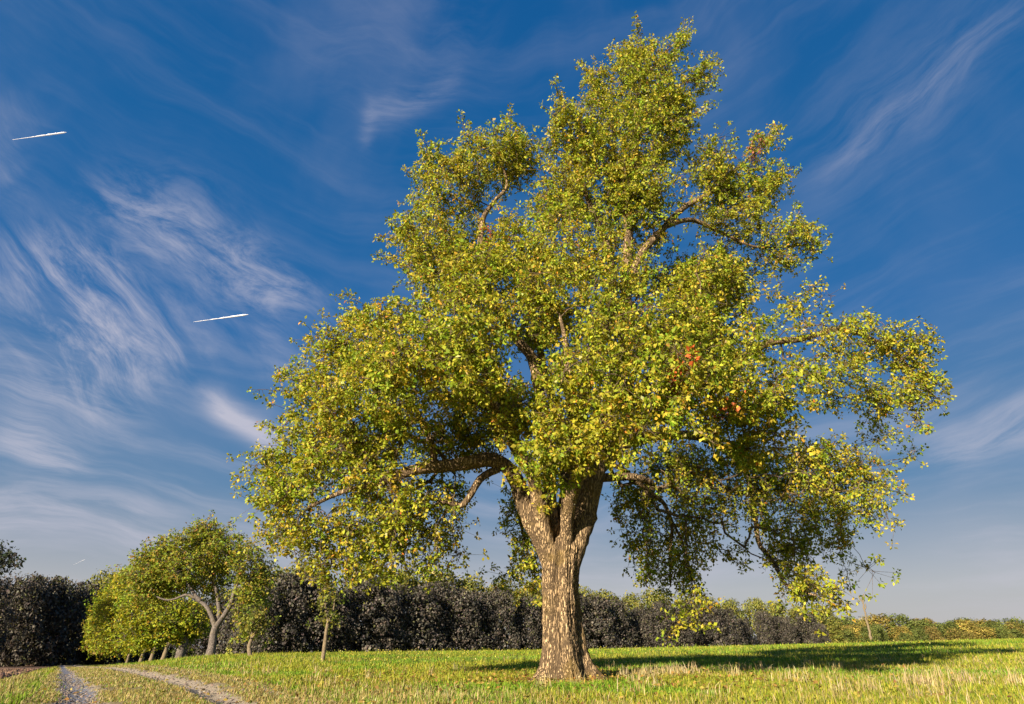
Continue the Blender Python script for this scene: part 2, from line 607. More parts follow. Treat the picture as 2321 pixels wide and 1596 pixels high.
# ------------------------------------------------------------------ leaves and trees
def leaf_quads(pos, axis_, nor, ln, wd, fold=0.25):
    """kite shaped leaves with a fold along the midrib: 2 quads would be flat, one bent quad each"""
    side = unit(np.cross(axis_, nor))
    nor = np.cross(side, axis_)
    a = axis_ * ln[:, None]
    s = side * (wd * 0.5)[:, None]
    up = nor * (wd * fold)[:, None]
    v0 = pos
    v1 = pos + a * 0.45 + s + up
    v2 = pos + a
    v3 = pos + a * 0.45 - s + up
    V = np.stack([v0, v1, v2, v3], 1).reshape(-1, 3)
    Q = np.arange(len(V), dtype=np.int32).reshape(-1, 4)
    return V, Q


def pick_tint(rng, n, palette):
    """palette = [(weight, (r,g,b)), ...] with a little spread on each"""
    w = np.array([p[0] for p in palette], dtype=float)
    c = np.array([p[1] for p in palette], dtype=float)
    k = rng.choice(len(palette), size=n, p=w / w.sum())
    col = c[k] * np.exp(rng.normal(0, 0.16, (n, 1))) * (1 + rng.normal(0, 0.06, (n, 3)))
    return np.clip(col, 0.003, 0.9)


def sample_lobes(lobes, Yc, total, rng, shell=0.55, depth_k=1.15, power=1.25):
    """points inside ellipsoids given as (px, py, rx, ry, dY [, density [, depth]])"""
    cen, rad, dens = [], [], []
    for L in lobes:
        px, py, rx, ry, dy = L[:5]
        d = L[5] if len(L) > 5 else 1.0
        Y = Yc + dy
        s = metres(px, py, Y, 1.0)
        a, b = rx * s, ry * s * 1.06
        dd = L[6] if len(L) > 6 else depth_k * 0.5 * (a + b)
        cen.append(at(px, py, Y))
        rad.append((a, dd, b))
        dens.append(d)
    cen, rad, dens = np.array(cen), np.array(rad), np.array(dens)
    vol = np.prod(rad, axis=1) ** (power / 2.0) * dens
    cnt = np.maximum(2, np.round(total * vol / vol.sum())).astype(int)
    pts, lob = [], []
    for i, n in enumerate(cnt):
        u = unit(rng.normal(size=(n, 3)))
        r = rng.random(n) ** (1 / 3.0)
        r = shell * np.sqrt(r) + (1 - shell) * r
        pts.append(cen[i] + u * r[:, None] * rad[i])
        lob.append(np.full(n, i))
    return np.concatenate(pts), np.concatenate(lob), cen


def grow(skel, pts, path_w=0.22):
    """join every point to the tree with Prim's method; skel rows x y z r limb dist"""
    n0, n = len(skel), len(pts)
    P = np.vstack([skel[:, :3], pts])
    path = np.concatenate([skel[:, 5], np.zeros(n)])
    limb = np.concatenate([skel[:, 4].astype(int), np.zeros(n, int)])
    parent = np.full(n0 + n, -1)
    best = np.full(n, 1e9)
    bp_ = np.zeros(n, int)
    for i in range(0, n0):
        d = np.linalg.norm(pts - skel[i, :3], axis=1) + path_w * skel[i, 5]
        m = d < best
        best[m] = d[m]
        bp_[m] = i
    todo = np.ones(n, bool)
    order = []
    for _ in range(n):
        k = int(np.argmin(np.where(todo, best, 1e9)))
        todo[k] = False
        g = n0 + k
        q = bp_[k]
        parent[g] = q
        limb[g] = limb[q]
        path[g] = path[q] + np.linalg.norm(P[g] - P[q])
        order.append(g)
        d = np.linalg.norm(pts - pts[k], axis=1) * 1.0 + path_w * path[g]
        m = todo & (d < best)
        best[m] = d[m]
        bp_[m] = g
    return P, parent, limb, path, np.array(order)


def tree(name, label, cat, base, limbs, lobes, Yc, n_pts, palette, leaf_len, seed, bark, twig_mat=None,
         group=None, spurs=5, per_spur=9, spur_s=0.26, clus=0.085, droop=0.25, leafm=None, sub=True,
         tip_r=0.006, trunk_mesh=None, shell=0.55, accents=(), rmax=0.07, sides_limb=10, path_w=0.22,
         bare=None, step=0.15, leaf_w=0.62, tone=None, shoots=0, clump=0.0, strands=()):
    """limbs: list of lists of (px,py,dY,r) -> trunk first; lobes see sample_lobes"""
    rng = np.random.default_rng(seed)
    base = np.array(base, dtype=float)
    root = bpy.data.objects.new(name, None)
    COL.objects.link(root)
    root.location = base
    tag(root, label, cat, group)
    leafm = leafm or M_LEAF
    twig_mat = twig_mat or bark
    rows, lines, acc = [], [], 0.0
    for li, L in enumerate(limbs):
        pts = [(*(at(p[0], p[1], Yc + p[2]) if not isinstance(p[0], tuple) else p[0]), p[3]) for p in L]
        S = resample(pts, step)
        # gnarled wander
        if li > 0:
            w = np.linspace(0, 1, len(S)) * (1 - np.linspace(0, 1, len(S))) * 4
            for ax in range(3):
                S[:, ax] += 0.9 * S[0, 3] * w * np.sin(np.arange(len(S)) * step * (2.1 + ax * .7) + rng.random() * 6.28) * .35
        lines.append(S)
        start = 0.0
        if rows:
            A = np.vstack(rows)
            k = np.argmin(np.linalg.norm(A[:, :3] - S[0, :3], axis=1))
            start = A[k, 5]
        seg = np.concatenate([[0], np.cumsum(np.linalg.norm(np.diff(S[:, :3], axis=0), axis=1))])
        rows.append(np.column_stack([S[:, :4], np.full(len(S), li), start + seg]))
    skel = np.vstack(rows)
    grow_from = skel
    if bare is not None:
        keep = skel[:, 2] > bare
        grow_from = skel[keep]
    pts, lob, cen = sample_lobes(lobes, Yc, n_pts, rng, shell)
    if clump > 0:                                     # gaps between the boughs
        ok = vnoise(pts * clump, seed + 50) + rng.normal(0, .22, len(pts)) > np.where(pts[:, 2] > base[2] + 4.5, -.62, -9)
        pts, lob = pts[ok], lob[ok]
    small_spur = np.ones(len(pts))
    if shoots:
        k_ = rng.choice(len(pts), shoots, replace=False)
        o_ = unit(pts[k_] - cen[lob[k_]] + np.array([0, 0, .15]) + rng.normal(0, .15, (shoots, 3)))
        g_ = unit(pts[k_] - cen.mean(0))
        ok = (o_ * g_).sum(1) > .25
        k_, o_ = k_[ok], unit(o_[ok] + g_[ok] * .5)
        ext = np.concatenate([pts[k_] + o_ * .28, pts[k_] + o_ * .52, pts[k_] + o_ * .76])
        pts = np.vstack([pts, ext])
        small_spur = np.concatenate([small_spur, np.full(len(ext), .42)])
    for (x0, y0, y1, dy0, drift) in strands:          # hanging sprays
        s0, s1 = at(x0, y0, Yc + dy0), at(x0 + drift, y1, Yc + dy0 + rng.normal(0, .2))
        m_ = max(3, int(np.linalg.norm(s1 - s0) / .17))
        f_ = np.linspace(0, 1, m_)[:, None]
        ch = s0 + (s1 - s0) * f_ + np.cumsum(rng.normal(0, .035, (m_, 3)), axis=0)
        ch[:, 0] += .25 * np.sin(f_[:, 0] * 2.5) * rng.normal(0, 1)
        pts = np.vstack([pts, ch])
        small_spur = np.concatenate([small_spur, np.full(m_, .36)])
    P, parent, limb, path, order = grow(grow_from, pts, path_w)
    n0 = len(grow_from)
    n = len(pts)
    # pipe model radii
    area = np.zeros(len(P))
    ex = 2.4
    for g in order[::-1]:
        area[g] = max(area[g], tip_r ** ex)
        area[parent[g]] += area[g]
    rad = np.minimum(area ** (1 / ex), rmax)
    for g in order:
        if parent[g] < n0:
            rad[g] = min(rad[g], max(grow_from[parent[g], 3] * 0.75, tip_r))
        else:
            rad[g] = min(rad[g], rad[parent[g]])
    ids = np.arange(n0, n0 + n)
    A = P[parent[ids]]
    B = P[ids]
    L = np.linalg.norm(B - A, axis=1)
    k = 4
    tt = np.linspace(0, 1, k)
    E = A[:, None, :] + (B - A)[:, None, :] * tt[None, :, None]
    bow = rng.normal(0, 0.10, (n, 1, 3)) * L[:, None, None] * (4 * tt * (1 - tt))[None, :, None]
    bow[..., 2] += 0.06 * L[:, None] * (4 * tt * (1 - tt))[None, :]
    E = E + bow
    r0 = np.where(parent[ids] < n0, rad[ids], rad[parent[ids]])
    r0 = np.minimum(r0, rad[ids] * 1.6)
    RR = r0[:, None] * (1 - tt) + rad[ids][:, None] * tt
    # leafy spurs
    child_n = np.bincount(parent[parent >= 0], minlength=len(P))[ids]
    m = spurs
    src = np.repeat(np.arange(n), m)
    f = rng.random(len(src)) ** 0.6
    spot = A[src] + (B - A)[src] * (0.35 + 0.65 * f)[:, None]
    longe = L[src] > 2.2
    spot[longe] = (A[src] + (B - A)[src] * (0.8 + 0.2 * f)[:, None])[longe]
    off = rng.normal(0, spur_s, (len(src), 3)) * np.array([1, 1, 0.85]) * small_spur[src][:, None]
    off[:, 2] -= droop * np.abs(rng.normal(0, spur_s, len(src))) * small_spur[src]
    sp = spot + off
    # leaves round each spur
    own = np.repeat(np.arange(len(sp)), per_spur)
    keep_l = rng.random(len(own)) < np.where(small_spur[src][own] < .4, .22, np.where(small_spur[src][own] < .9, .6, 1.0))
    own = own[keep_l]
    d = unit(rng.normal(size=(len(own), 3)) + np.array([0, 0, -0.15]))
    ln = leaf_len * np.exp(rng.normal(0, 0.20, len(own)))
    pos = sp[own] + d * (rng.random(len(own)) * clus)[:, None]
    axis_ = unit(d + rng.normal(0, 0.45, d.shape) + np.array([0, 0, -0.30]))
    nor = unit(rng.normal(0, 0.75, d.shape) + np.array([0, 0, 0.55]) + 0.55 * unit(off)[own])
    LV, LQ = leaf_quads(pos, axis_, nor, ln, ln * leaf_w * (0.85 + 0.3 * rng.random(len(own))))
    tint = pick_tint(rng, len(own), palette)
    # whole sprays lean greener or yellower
    lean = rng.normal(0, 0.13, n)[src][own]
    tint[:, 0] *= np.exp(lean)
    tint[:, 2] *= np.exp(lean * 0.5)
    if tone is not None:
        tint *= tone(pos)[:, :]
    acc_mask = np.zeros(len(own), bool)
    acc_parts = []
    for (ax_, ay_, ady, ar, acol) in accents:
        c = at(ax_, ay_, Yc + ady)
        dist = np.linalg.norm(pos[:, [0, 2]] - c[[0, 2]], axis=1)
        mm = (dist < ar) & (pos[:, 1] < Yc + ady + 1.0) & (rng.random(len(own)) < 0.42) & ~acc_mask
        acc_mask |= mm
        acc_parts.append((mm, acol))
    leaf_limb = limb[ids][src][own]
    spur_limb = limb[ids][src]
    # spur stems
    SP = np.stack([spot, sp], 1)
    SR = np.repeat(np.array([[tip_r * .8, tip_r * .4]]), len(sp), axis=0)

    def local(Vv):
        return Vv - base

    holders = {}
    for li, S in enumerate(lines):
        if li == 0 and trunk_mesh is not None:
            o = link('trunk', trunk_mesh(S, base, bark), root)
        else:
            Vt, Qt = tubes(S[None, :, :3], S[None, :, 3], sides_limb, rng, 0.06)
            Vt = Vt.reshape(-1, 3)
            Vt = Vt + unit(rng.normal(size=Vt.shape)) * 0.0
            o = link('trunk' if li == 0 else 'branch', mesh_np(name + '_limb', local(Vt), Qt, [bark], smooth=True), root)
        holders[li] = o
    groups_ = range(len(lines)) if sub else [None]
    for li in groups_:
        me_ = np.ones(n, bool) if li is None else (limb[ids] == li)
        sm_ = np.ones(len(sp), bool) if li is None else (spur_limb == li)
        lm_ = (np.ones(len(own), bool) if li is None else (leaf_limb == li)) & ~acc_mask
        par = root if li is None else holders[li]
        big = me_ & (rad[ids] > 0.02)
        small = me_ & ~big
        parts = []
        if big.any():
            parts.append(tubes(E[big], RR[big], 6))
        if small.any():
            parts.append(tubes(E[small], RR[small], 4))
        if sm_.any():
            parts.append(tubes(SP[sm_], SR[sm_], 3))
        if parts:
            Vt, Qt = join(parts)
            link('twigs', mesh_np(name + '_twigs', local(Vt), Qt, [twig_mat], smooth=True), par, kind='stuff')
        if lm_.any():
            fq = np.repeat(lm_, 4)
            Vl = LV[fq]
            link('foliage' if li is not None else 'crown', mesh_np(name + '_foliage', local(Vl), np.arange(len(Vl)).reshape(-1, 4), [leafm], tint[lm_]),
                 par, kind='stuff')
    for mm, acol in acc_parts:
        if mm.any():
            Vl = LV[np.repeat(mm, 4)]
            tc_ = np.array(acol) * np.exp(rng.normal(0, 0.25, (mm.sum(), 1)))
            o = link('leaf_cluster', mesh_np(name + '_accent', local(Vl), np.arange(len(Vl)).reshape(-1, 4), [leafm], tc_),
                     root, kind='stuff')
            o['label'] = 'spray of leaves turned orange red'
    return root


def pear_trunk(S, base, bark):
    """fissured trunk with root flare: rings of displaced vertices"""
    rng = np.random.default_rng(5)
    S = resample(S[::4], 0.03)
    n, sides = len(S), 120
    ang = np.linspace(0, 2 * np.pi, sides, endpoint=False)
    hgt = (S[:, 2] - base[2])
    A, H = np.meshgrid(ang, hgt)
    r = np.repeat(S[:, 3:4], sides, 1)
    # buttress roots at a few bearings (0 = +x, -pi/2 = towards the camera)
    fl = np.exp(-np.maximum(H, 0) / 0.42)
    fl2 = np.exp(-np.maximum(H, 0) / 0.13)
    flare = 0.0
    for b, amp, w in ((-2.55, 0.24, 0.30), (-1.75, 0.13, 0.26), (-0.95, 0.12, 0.24), (-0.1, 0.32, 0.25), (0.9, 0.2, 0.4), (2.2, 0.2, 0.4), (3.0, 0.12, 0.3)):
        dlt = np.angle(np.exp(1j * (A - b)))
        flare = flare + amp * np.exp(-(dlt / w) ** 2)
    r = r + flare * (0.80 * fl + 0.85 * fl2)
    # long vertical ribs and plates
    wz = 0.35 * np.sin(H * 1.3 + 1.0) + 0.2 * np.sin(H * 3.1)
    rib = 0.030 * np.sin(A * 5 + wz * 1.2 + .8) + 0.022 * np.sin(A * 9 - wz * 1.5 + 2.0)
    X3 = np.stack([np.cos(A) * 2.0, np.sin(A) * 2.0, H * 0.9], -1)
    warp = vnoise(X3 * 1.2, 3) * 0.8
    plate = np.abs(np.sin(A * 15 + warp * 2.2 + 1.1 * np.sin(H * 2.3)))
    plate = np.minimum(plate * 2.4, 1.0)
    cross = np.abs(np.sin(H * 17 + 2.6 * np.sin(A * 7.5 + warp * 2) + vnoise(X3 * 2, 8) * 3))
    cross = np.minimum(cross * 3.0, 1.0)
    r = r + 1.25 * rib + 0.045 * (plate - 1) + 0.018 * (cross - 1) + 0.010 * vnoise(X3 * 3.0, 21) + 0.006 * rng.normal(size=r.shape)
    V = np.stack([S[:, 0:1] + r * np.cos(A), S[:, 1:2] + r * np.sin(A), np.repeat(S[:, 2:3], sides, 1)], -1).reshape(-1, 3) - base
    i = np.arange(n - 1)[:, None] * sides
    j = np.arange(sides)[None, :]
    j2 = (j + 1) % sides
    Q = np.stack([i + j, i + j2, i + sides + j2, i + sides + j], -1).reshape(-1, 4)
    return mesh_np('pear_trunk', V, Q, [bark], smooth=True)


# ---- the old pear tree
YM = 13.0
LIMBS = [
    # trunk
    [(1276, 1556, 0, .40), (1276, 1535, 0, .38), (1276, 1490, 0, .355), (1273, 1420, 0, .33), (1270, 1340, 0, .315),
     (1272, 1285, 0, .32), (1277, 1245, 0, .30), (1284, 1222, .05, .27), (1288, 1205, .08, .16), (1290, 1196, .08, .03)],
    # left limb rising then arching far left
    [(1268, 1345, 0, .17), (1252, 1285, -.05, .21), (1222, 1215, -.1, .20), (1196, 1150, -.15, .18), (1178, 1095, -.2, .165), (1150, 1062, -.3, .15),
     (1100, 1045, -.4, .15), (1010, 1052, -.5, .125), (930, 1072, -.6, .11), (870, 1092, -.7, .08), (790, 1110, -.8, .05), (700, 1150, -.8, .03)],
    # second left limb, upright, lit
    [(1262, 1300, -.1, .13), (1238, 1215, -.2, .15), (1217, 1130, -.35, .135), (1200, 1070, -.5, .125), (1165, 1000, -.7, .13), (1135, 880, -.8, .12),
     (1080, 815, -.9, .10), (1020, 760, -1, .07), (940, 730, -1, .045), (860, 710, -.8, .03)],
    # inner limb to the upper left crown
    [(1270, 1310, .1, .15), (1258, 1225, .1, .155), (1248, 1140, .1, .13), (1240, 1050, 0, .15), (1232, 930, 0, .135), (1212, 825, 0, .12), (1170, 770, 0, .105),
     (1120, 690, 0, .09), (1090, 600, 0, .08), (1092, 500, 0, .065), (1120, 455, 0, .05), (1150, 420, 0, .035), (1130, 350, 0, .02)],
    # middle limb
    [(1272, 1320, .1, .14), (1279, 1235, .15, .165), (1282, 1150, .2, .15), (1292, 1080, .3, .14), (1298, 1010, .4, .16), (1330, 860, .5, .14), (1370, 740, .5, .12),
     (1385, 650, .4, .11), (1380, 560, .4, .09), (1330, 450, .3, .06), (1300, 340, .1, .035), (1290, 280, 0, .02)],
    # big right limb = leader
    [(1276, 1345, 0, .19), (1294, 1268, 0, .235), (1322, 1190, 0, .225), (1336, 1120, 0, .21), (1352, 1040, 0, .21), (1380, 970, .05, .19), (1405, 850, .1, .17),
     (1418, 730, .2, .155), (1424, 640, .3, .14), (1420, 520, .3, .115), (1432, 400, .2, .10), (1440, 300, .1, .08), (1450, 210, 0, .055), (1480, 150, 0, .03), (1542, 85, 0, .012)],
    # right upper limb
    [(1424, 645, .25, .12), (1455, 575, .2, .10), (1510, 510, .3, .085), (1570, 460, .5, .07), (1640, 410, .7, .05), (1745, 315, .8, .018)],
    # right shoulder limb, drooping dry twigs
    [(1510, 512, .3, .07), (1570, 500, .6, .06), (1640, 530, .9, .045), (1720, 560, 1, .03), (1850, 555, 1, .015)],
    # long right limb out to the far right clump
    [(1345, 1075, .1, .17), (1420, 990, .3, .15), (1520, 900, .4, .13), (1640, 830, .5, .11), (1760, 780, .5, .085), (1900, 750, .5, .06),
     (2020, 790, .5, .04), (2085, 865, .5, .022), (2125, 905, .5, .01)],
    # right back limb that hangs down
    [(1352, 1050, .4, .15), (1430, 1000, 1.0, .13), (1540, 985, 1.6, .11), (1660, 1030, 2.0, .085), (1710, 1140, 2.0, .06), (1725, 1235, 1.7, .05), (1760, 1292, .7, .042), (1790, 1330, -.2, .03), (1850, 1350, -.7, .015)],
    # broken stub
    [(1345, 1082, .2, .10), (1400, 1080, .25, .085), (1450, 1085, .3, .075), (1480, 1097, .3, .065)],
    # hanging branch below the stub
    [(1440, 1088, .3, .055), (1480, 1120, .6, .05), (1508, 1145, .8, .045), (1524, 1195, .9, .038), (1518, 1260, .9, .028), (1520, 1330, .9, .015)],
    [(1522, 1180, .9, .032), (1545, 1225, .8, .026), (1562, 1290, .6, .018), (1575, 1370, .3, .01)],
    # front limb towards the camera
    [(1274, 1310, -.05, .14), (1284, 1225, -.2, .13), (1300, 1120, -.8, .125), (1330, 1010, -1.7, .14), (1400, 920, -2.6, .11), (1500, 880, -3.2, .07), (1640, 870, -3.0, .035)],
    [(1318, 1050, -1.3, .11), (1300, 940, -2.3, .09), (1290, 840, -2.8, .06), (1270, 720, -2.4, .03)],
    # lower left hook
    [(1130, 1062, -.3, .085), (1090, 1085, -.35, .075), (1062, 1128, -.4, .065), (1042, 1146, -.4, .055), (1005, 1140, -.4, .045), (970, 1155, -.4, .035), (900, 1190, -.4, .018)],
    [(1020, 1148, -.4, .025), (993, 1194, -.4, .020), (990, 1250, -.3, .012)],
    # riser on the left limb
    [(1165, 1000, -.7, .09), (1120, 920, -1.6, .07), (1050, 850, -2.6, .05), (980, 800, -3.0, .03), (930, 800, -3.0, .015)],
    [(985, 1052, -.5, .075), (970, 985, -.6, .06), (930, 910, -.8, .045), (860, 850, -.8, .03), (780, 760, -.5, .015)],
    # back limb
    [(1276, 1300, .1, .14), (1288, 1210, .4, .19), (1285, 1050, 1.4, .16), (1250, 900, 2.2, .12), (1200, 700, 2.4, .08), (1150, 600, 2.0, .04)],
    [(1310, 1150, .6, .15), (1420, 940, 2.0, .12), (1540, 740, 2.6, .08), (1620, 600, 2.2, .04)],
    [(1192, 1130, .4, .05), (1175, 1160, 1.2, .035), (1195, 1240, 1.6, .025), (1205, 1300, 1.6, .012)],
]
LOBES = [
    (1470, 160, 70, 52, 0), (1540, 92, 10, 20, 0, 1.6), (1596, 178, 32, 20, 0, 1.3), (1354, 180, 15, 38, 0, 1.4), (1430, 122, 28, 16, 0, 1.2),
    (1440, 225, 105, 65, 0), (1300, 285, 62, 48, -.3), (1420, 320, 140, 60, 0), (1525, 275, 45, 60, .5), (1250, 310, 26, 40, 0),
    (1370, 420, 105, 80, .5), (1455, 420, 70, 60, -.3), (1260, 440, 50, 75, -.2),
    (1630, 380, 70, 58, .5), (1725, 335, 22, 24, .5, .8), (1745, 308, 9, 9, .5, 3), (1695, 420, 76, 50, 1), (1780, 400, 24, 14, 1),
    (1640, 490, 85, 52, 1, .8), (1755, 545, 60, 38, 1, .6), (1840, 555, 26, 16, 1, 1), (1820, 520, 18, 14, 1), (1780, 590, 50, 16, 1, .7),
    (1110, 360, 88, 52, 0), (1066, 312, 14, 16, 0, 1.5), (976, 368, 10, 24, 0, 2), (1170, 360, 45, 40, .2), (1025, 425, 72, 55, 0), (975, 530, 75, 75, -.5),
    (1180, 560, 80, 75, 0), (990, 625, 90, 60, -.5), (1110, 640, 115, 65, -1.5), (1050, 560, 50, 60, .8, .7),
    (1300, 560, 110, 85, -1), (1440, 510, 75, 70, .5), (1540, 620, 105, 55, -1), (1610, 660, 85, 65, 0),
    (1280, 670, 120, 65, -2), (1450, 740, 145, 65, -2.5), (1640, 760, 115, 65, -1.5), (1350, 640, 60, 50, -1.5),
    (1320, 880, 110, 85, -3), (1500, 870, 145, 90, -3.6), (1660, 890, 120, 80, -3), (1262, 1000, 52, 70, -3, 1.2), (1440, 950, 85, 50, -3.6), (1715, 960, 75, 65, -2.5), (1240, 1060, 26, 40, -2.6),
    (1200, 720, 80, 70, 1.5), (1300, 760, 90, 70, 2), (1500, 700, 120, 80, 2.4), (1620, 620, 90, 60, 2.2), (1560, 800, 100, 70, 1.5),
    (1030, 735, 120, 55, -2), (885, 732, 80, 36, -1), (812, 722, 42, 24, -.5), (768, 775, 36, 28, -.5), (770, 820, 60, 40, -.5), (715, 770, 10, 14, -.3), (900, 815, 105, 70, -1.5),
    (1040, 850, 95, 70, -1), (715, 880, 50, 38, 0), (665, 848, 22, 12, 0), (800, 910, 105, 75, -1), (658, 935, 34, 14, 0), (632, 945, 12, 9, 0), (930, 950, 100, 75, -1),
    (1105, 940, 95, 60, .4), (700, 1000, 80, 55, 0), (622, 1020, 26, 12, .3), (635, 1060, 38, 28, .5), (588, 1062, 18, 12, .5), (606, 1110, 16, 16, .3), (640, 1125, 52, 55, 0), (780, 1065, 100, 75, -.5),
    (900, 1140, 82, 70, -.5), (720, 1205, 70, 42, 0, .6), (640, 1205, 24, 40, 0), (830, 1210, 75, 42, 0, .6), (935, 1215, 52, 36, 0, .6), (742, 1290, 24, 26, 0), (1030, 1195, 24, 20, .3, .9), (1035, 1262, 18, 14, .3), (875, 1290, 30, 16, 0), (975, 1275, 24, 18, 0), (800, 1300, 14, 16, 0),
    (1020, 1000, 60, 50, .3, .7), (1000, 1120, 60, 30, .6, .6), (1090, 1010, 60, 40, .6, .6),
    (1180, 1150, 30, 55, 1.4, .8), (1200, 1255, 30, 55, 1.6, .9), (1150, 1305, 16, 10, 1.6), (1215, 1330, 14, 20, 1.6),
    (1300, 1030, 45, 36, -2.8), (1190, 960, 55, 55, -2), (1385, 1000, 60, 36, -3.2), (1120, 900, 60, 50, -1.2), (980, 800, 85, 55, -3.0), (1060, 770, 70, 55, -3.4), (920, 840, 70, 40, -2.8), (1085, 840, 45, 40, -3.2), (850, 1000, 90, 60, .8, .5),
    (1830, 785, 75, 52, 0, .5), (1872, 690, 24, 28, .5, .6), (1955, 768, 78, 44, .5, .75), (2045, 797, 56, 46, .5, 1), (2085, 868, 32, 42, .5, .9), (2122, 908, 14, 8, .5, 1.0), (1890, 860, 95, 52, 0, .55), (2020, 890, 55, 42, .5, .6), (2080, 950, 18, 12, .5, .8), (1780, 700, 40, 40, .4, .35),
    (1620, 1025, 105, 48, 1.5, .7), (1760, 1050, 110, 50, 1.6, .6), (1890, 1035, 85, 45, 1.4, .5), (1960, 1060, 55, 35, 1.4, .5), (2060, 1028, 22, 9, 1.4, .7), (1830, 1130, 95, 50, 1.6, .45), (1660, 1130, 85, 55, 1.8, .45),
    (1520, 1075, 55, 55, 1.5, .7), (1425, 1130, 40, 48, 1.6, .6), (1450, 1215, 42, 45, 1.6, .3), (1560, 1225, 62, 55, 1.4, .3), (1920, 1130, 35, 55, 1.4, .6), (1900, 1210, 30, 30, 1.4, .4), (1980, 960, 40, 40, 1.0, .35),
    (1510, 1300, 65, 30, .8, .5), (1572, 1365, 26, 36, .3, .7), (1815, 1305, 50, 36, -.3, .5), (1850, 1338, 55, 32, -.4, .8), (1785, 1235, 45, 35, 1, .6), (1972, 1308, 30, 20, .6, .35), (2025, 1182, 18, 9, .6, .6), (1995, 1140, 10, 22, .6, .3), (1660, 1250, 30, 40, 1.2, .35),
]
sr = np.random.default_rng(19)
STRANDS = []
for k_ in range(74):
    x_ = sr.uniform(1385, 1985)
    end = np.interp(x_, [1385, 1430, 1480, 1580, 1640, 1720, 1780, 1850, 1900, 1950, 2000], [1180, 1270, 1330, 1345, 1260, 1260, 1320, 1375, 1340, 1170, 1110])
    y0_ = np.interp(x_, [1385, 1500, 1700, 1900, 2000], [1090, 1040, 1060, 1040, 1040]) + sr.uniform(-20, 60)
    STRANDS.append((x_, y0_, y0_ + (end - y0_) * sr.uniform(.45, 1.05), sr.uniform(.3, 2.0), sr.uniform(-15, 45)))
for k_ in range(46):
    x_ = sr.uniform(620, 1050)
    end = np.interp(x_, [590, 640, 740, 850, 960, 1050], [1150, 1240, 1320, 1310, 1300, 1230])
    y0_ = end - sr.uniform(70, 170)
    STRANDS.append((x_, y0_, end - sr.uniform(-8, 30), sr.uniform(-.8, .9), sr.uniform(-25, 15)))
STRANDS += [(1548, 1235, 1395, .6, 14), (1580, 1250, 1410, .4, 4), (1535, 1260, 1370, .7, 20), (1600, 1280, 1400, .4, -12), (1500, 1240, 1330, .8, 5)]
PAL_PEAR = [(34, (.300, .325, .024)), (26, (.385, .380, .032)), (24, (.195, .255, .020)), (10, (.46, .42, .055)), (3.5, (.46, .30, .03)), (.8, (.44, .18, .03)), (2, (.42, .40, .15))]
base_main = np.array([at(1274, 1545, YM)[0], YM, float(ground(at(1274, 1545, YM)[0], YM))])
tree('pear_tree', 'huge old pear tree with fissured trunk and golden green leaves in the field', 'tree', base_main, LIMBS, LOBES, YM,
     5900, PAL_PEAR, 0.070, 3, M_BARK, M_TWIG, spurs=5, per_spur=13, spur_s=0.20, strands=STRANDS, shoots=330, clump=.5, trunk_mesh=pear_trunk, bare=base_main[2] + 4.3, sides_limb=18, step=.10,
     accents=((1100, 545, -.2, .26, (.42, .10, .035)), (1465, 790, -3.3, .16, (.50, .10, .03)), (1540, 845, -3.9, .18, (.5, .11, .03)), (1635, 935, -3.3, .17, (.42, .12, .035)), (1715, 335, .3, .22, (.42, .16, .10))))
print('main tree', round(time.time() - T0, 1))

# ---- trees of the avenue along the track
ROW = 9.2


def row_xy(Y):
    return ROW - 0.631 * Y, Y


PAL_AV = [(30, (.25, .295, .022)), (26, (.34, .35, .026)), (18, (.16, .22, .02)), (8, (.44, .39, .035)), (2, (.42, .26, .03))]
PAL_AV_TOP = [(28, (.25, .28, .03)), (12, (.30, .26, .04)), (34, (.18, .24, .024)), (5, (.36, .22, .04)), (2, (.28, .17, .05))]


def av_base(Y):
    x, y = row_xy(Y)
    return np.array([x, y, float(ground(x, y))])


G_AV = 'trees in the row along the track'
b = av_base(47)
tree('fork_trunk_tree', 'tall autumn tree with pale grey forked trunk beside the track', 'tree', b,
     [[((b[0], b[1], b[2] - .15), 0, 0, .34), (480, 1470, 0, .27), (484, 1440, 0, .24), (490, 1418, 0, .23)],
      [(488, 1420, 0, .18), (474, 1386, 0, .14), (455, 1362, 0, .12), (420, 1350, 0, .09), (378, 1360, 0, .06), (350, 1350, 0, .04)],
      [(490, 1420, 0, .20), (505, 1398, 0, .17), (525, 1365, 0, .15), (538, 1322, 0, .12), (540, 1285, 0, .08), (535, 1240, 0, .04)],
      [(490, 1425, .3, .17), (497, 1370, .3, .13), (480, 1300, .4, .10), (470, 1215, .3, .04)],
      [(455, 1362, 0, .12), (430, 1330, 0, .10), (400, 1290, 0, .06)]],
     [(470, 1205, 30, 24, .3, 1.2), (420, 1238, 45, 32, 0), (510, 1245, 45, 36, 0), (565, 1275, 34, 38, 0, .8), (590, 1310, 18, 40, .5, .7), (365, 1262, 38, 34, 0), (430, 1280, 60, 32, -.6),
      (570, 1350, 34, 50, .6, .7), (330, 1300, 38, 30, 0), (395, 1318, 48, 22, 1.2, .8), (480, 1310, 50, 34, 2.5, .6), (345, 1335, 40, 25, 1), (560, 1425, 35, 24, 3.0, .5)],
     47, 700, PAL_AV_TOP, .17, 11, M_GREYBARK, group=G_AV, spurs=5, per_spur=9, spur_s=.42, clus=.22, tip_r=.012, sub=False, rmax=.1)
b = av_base(60)
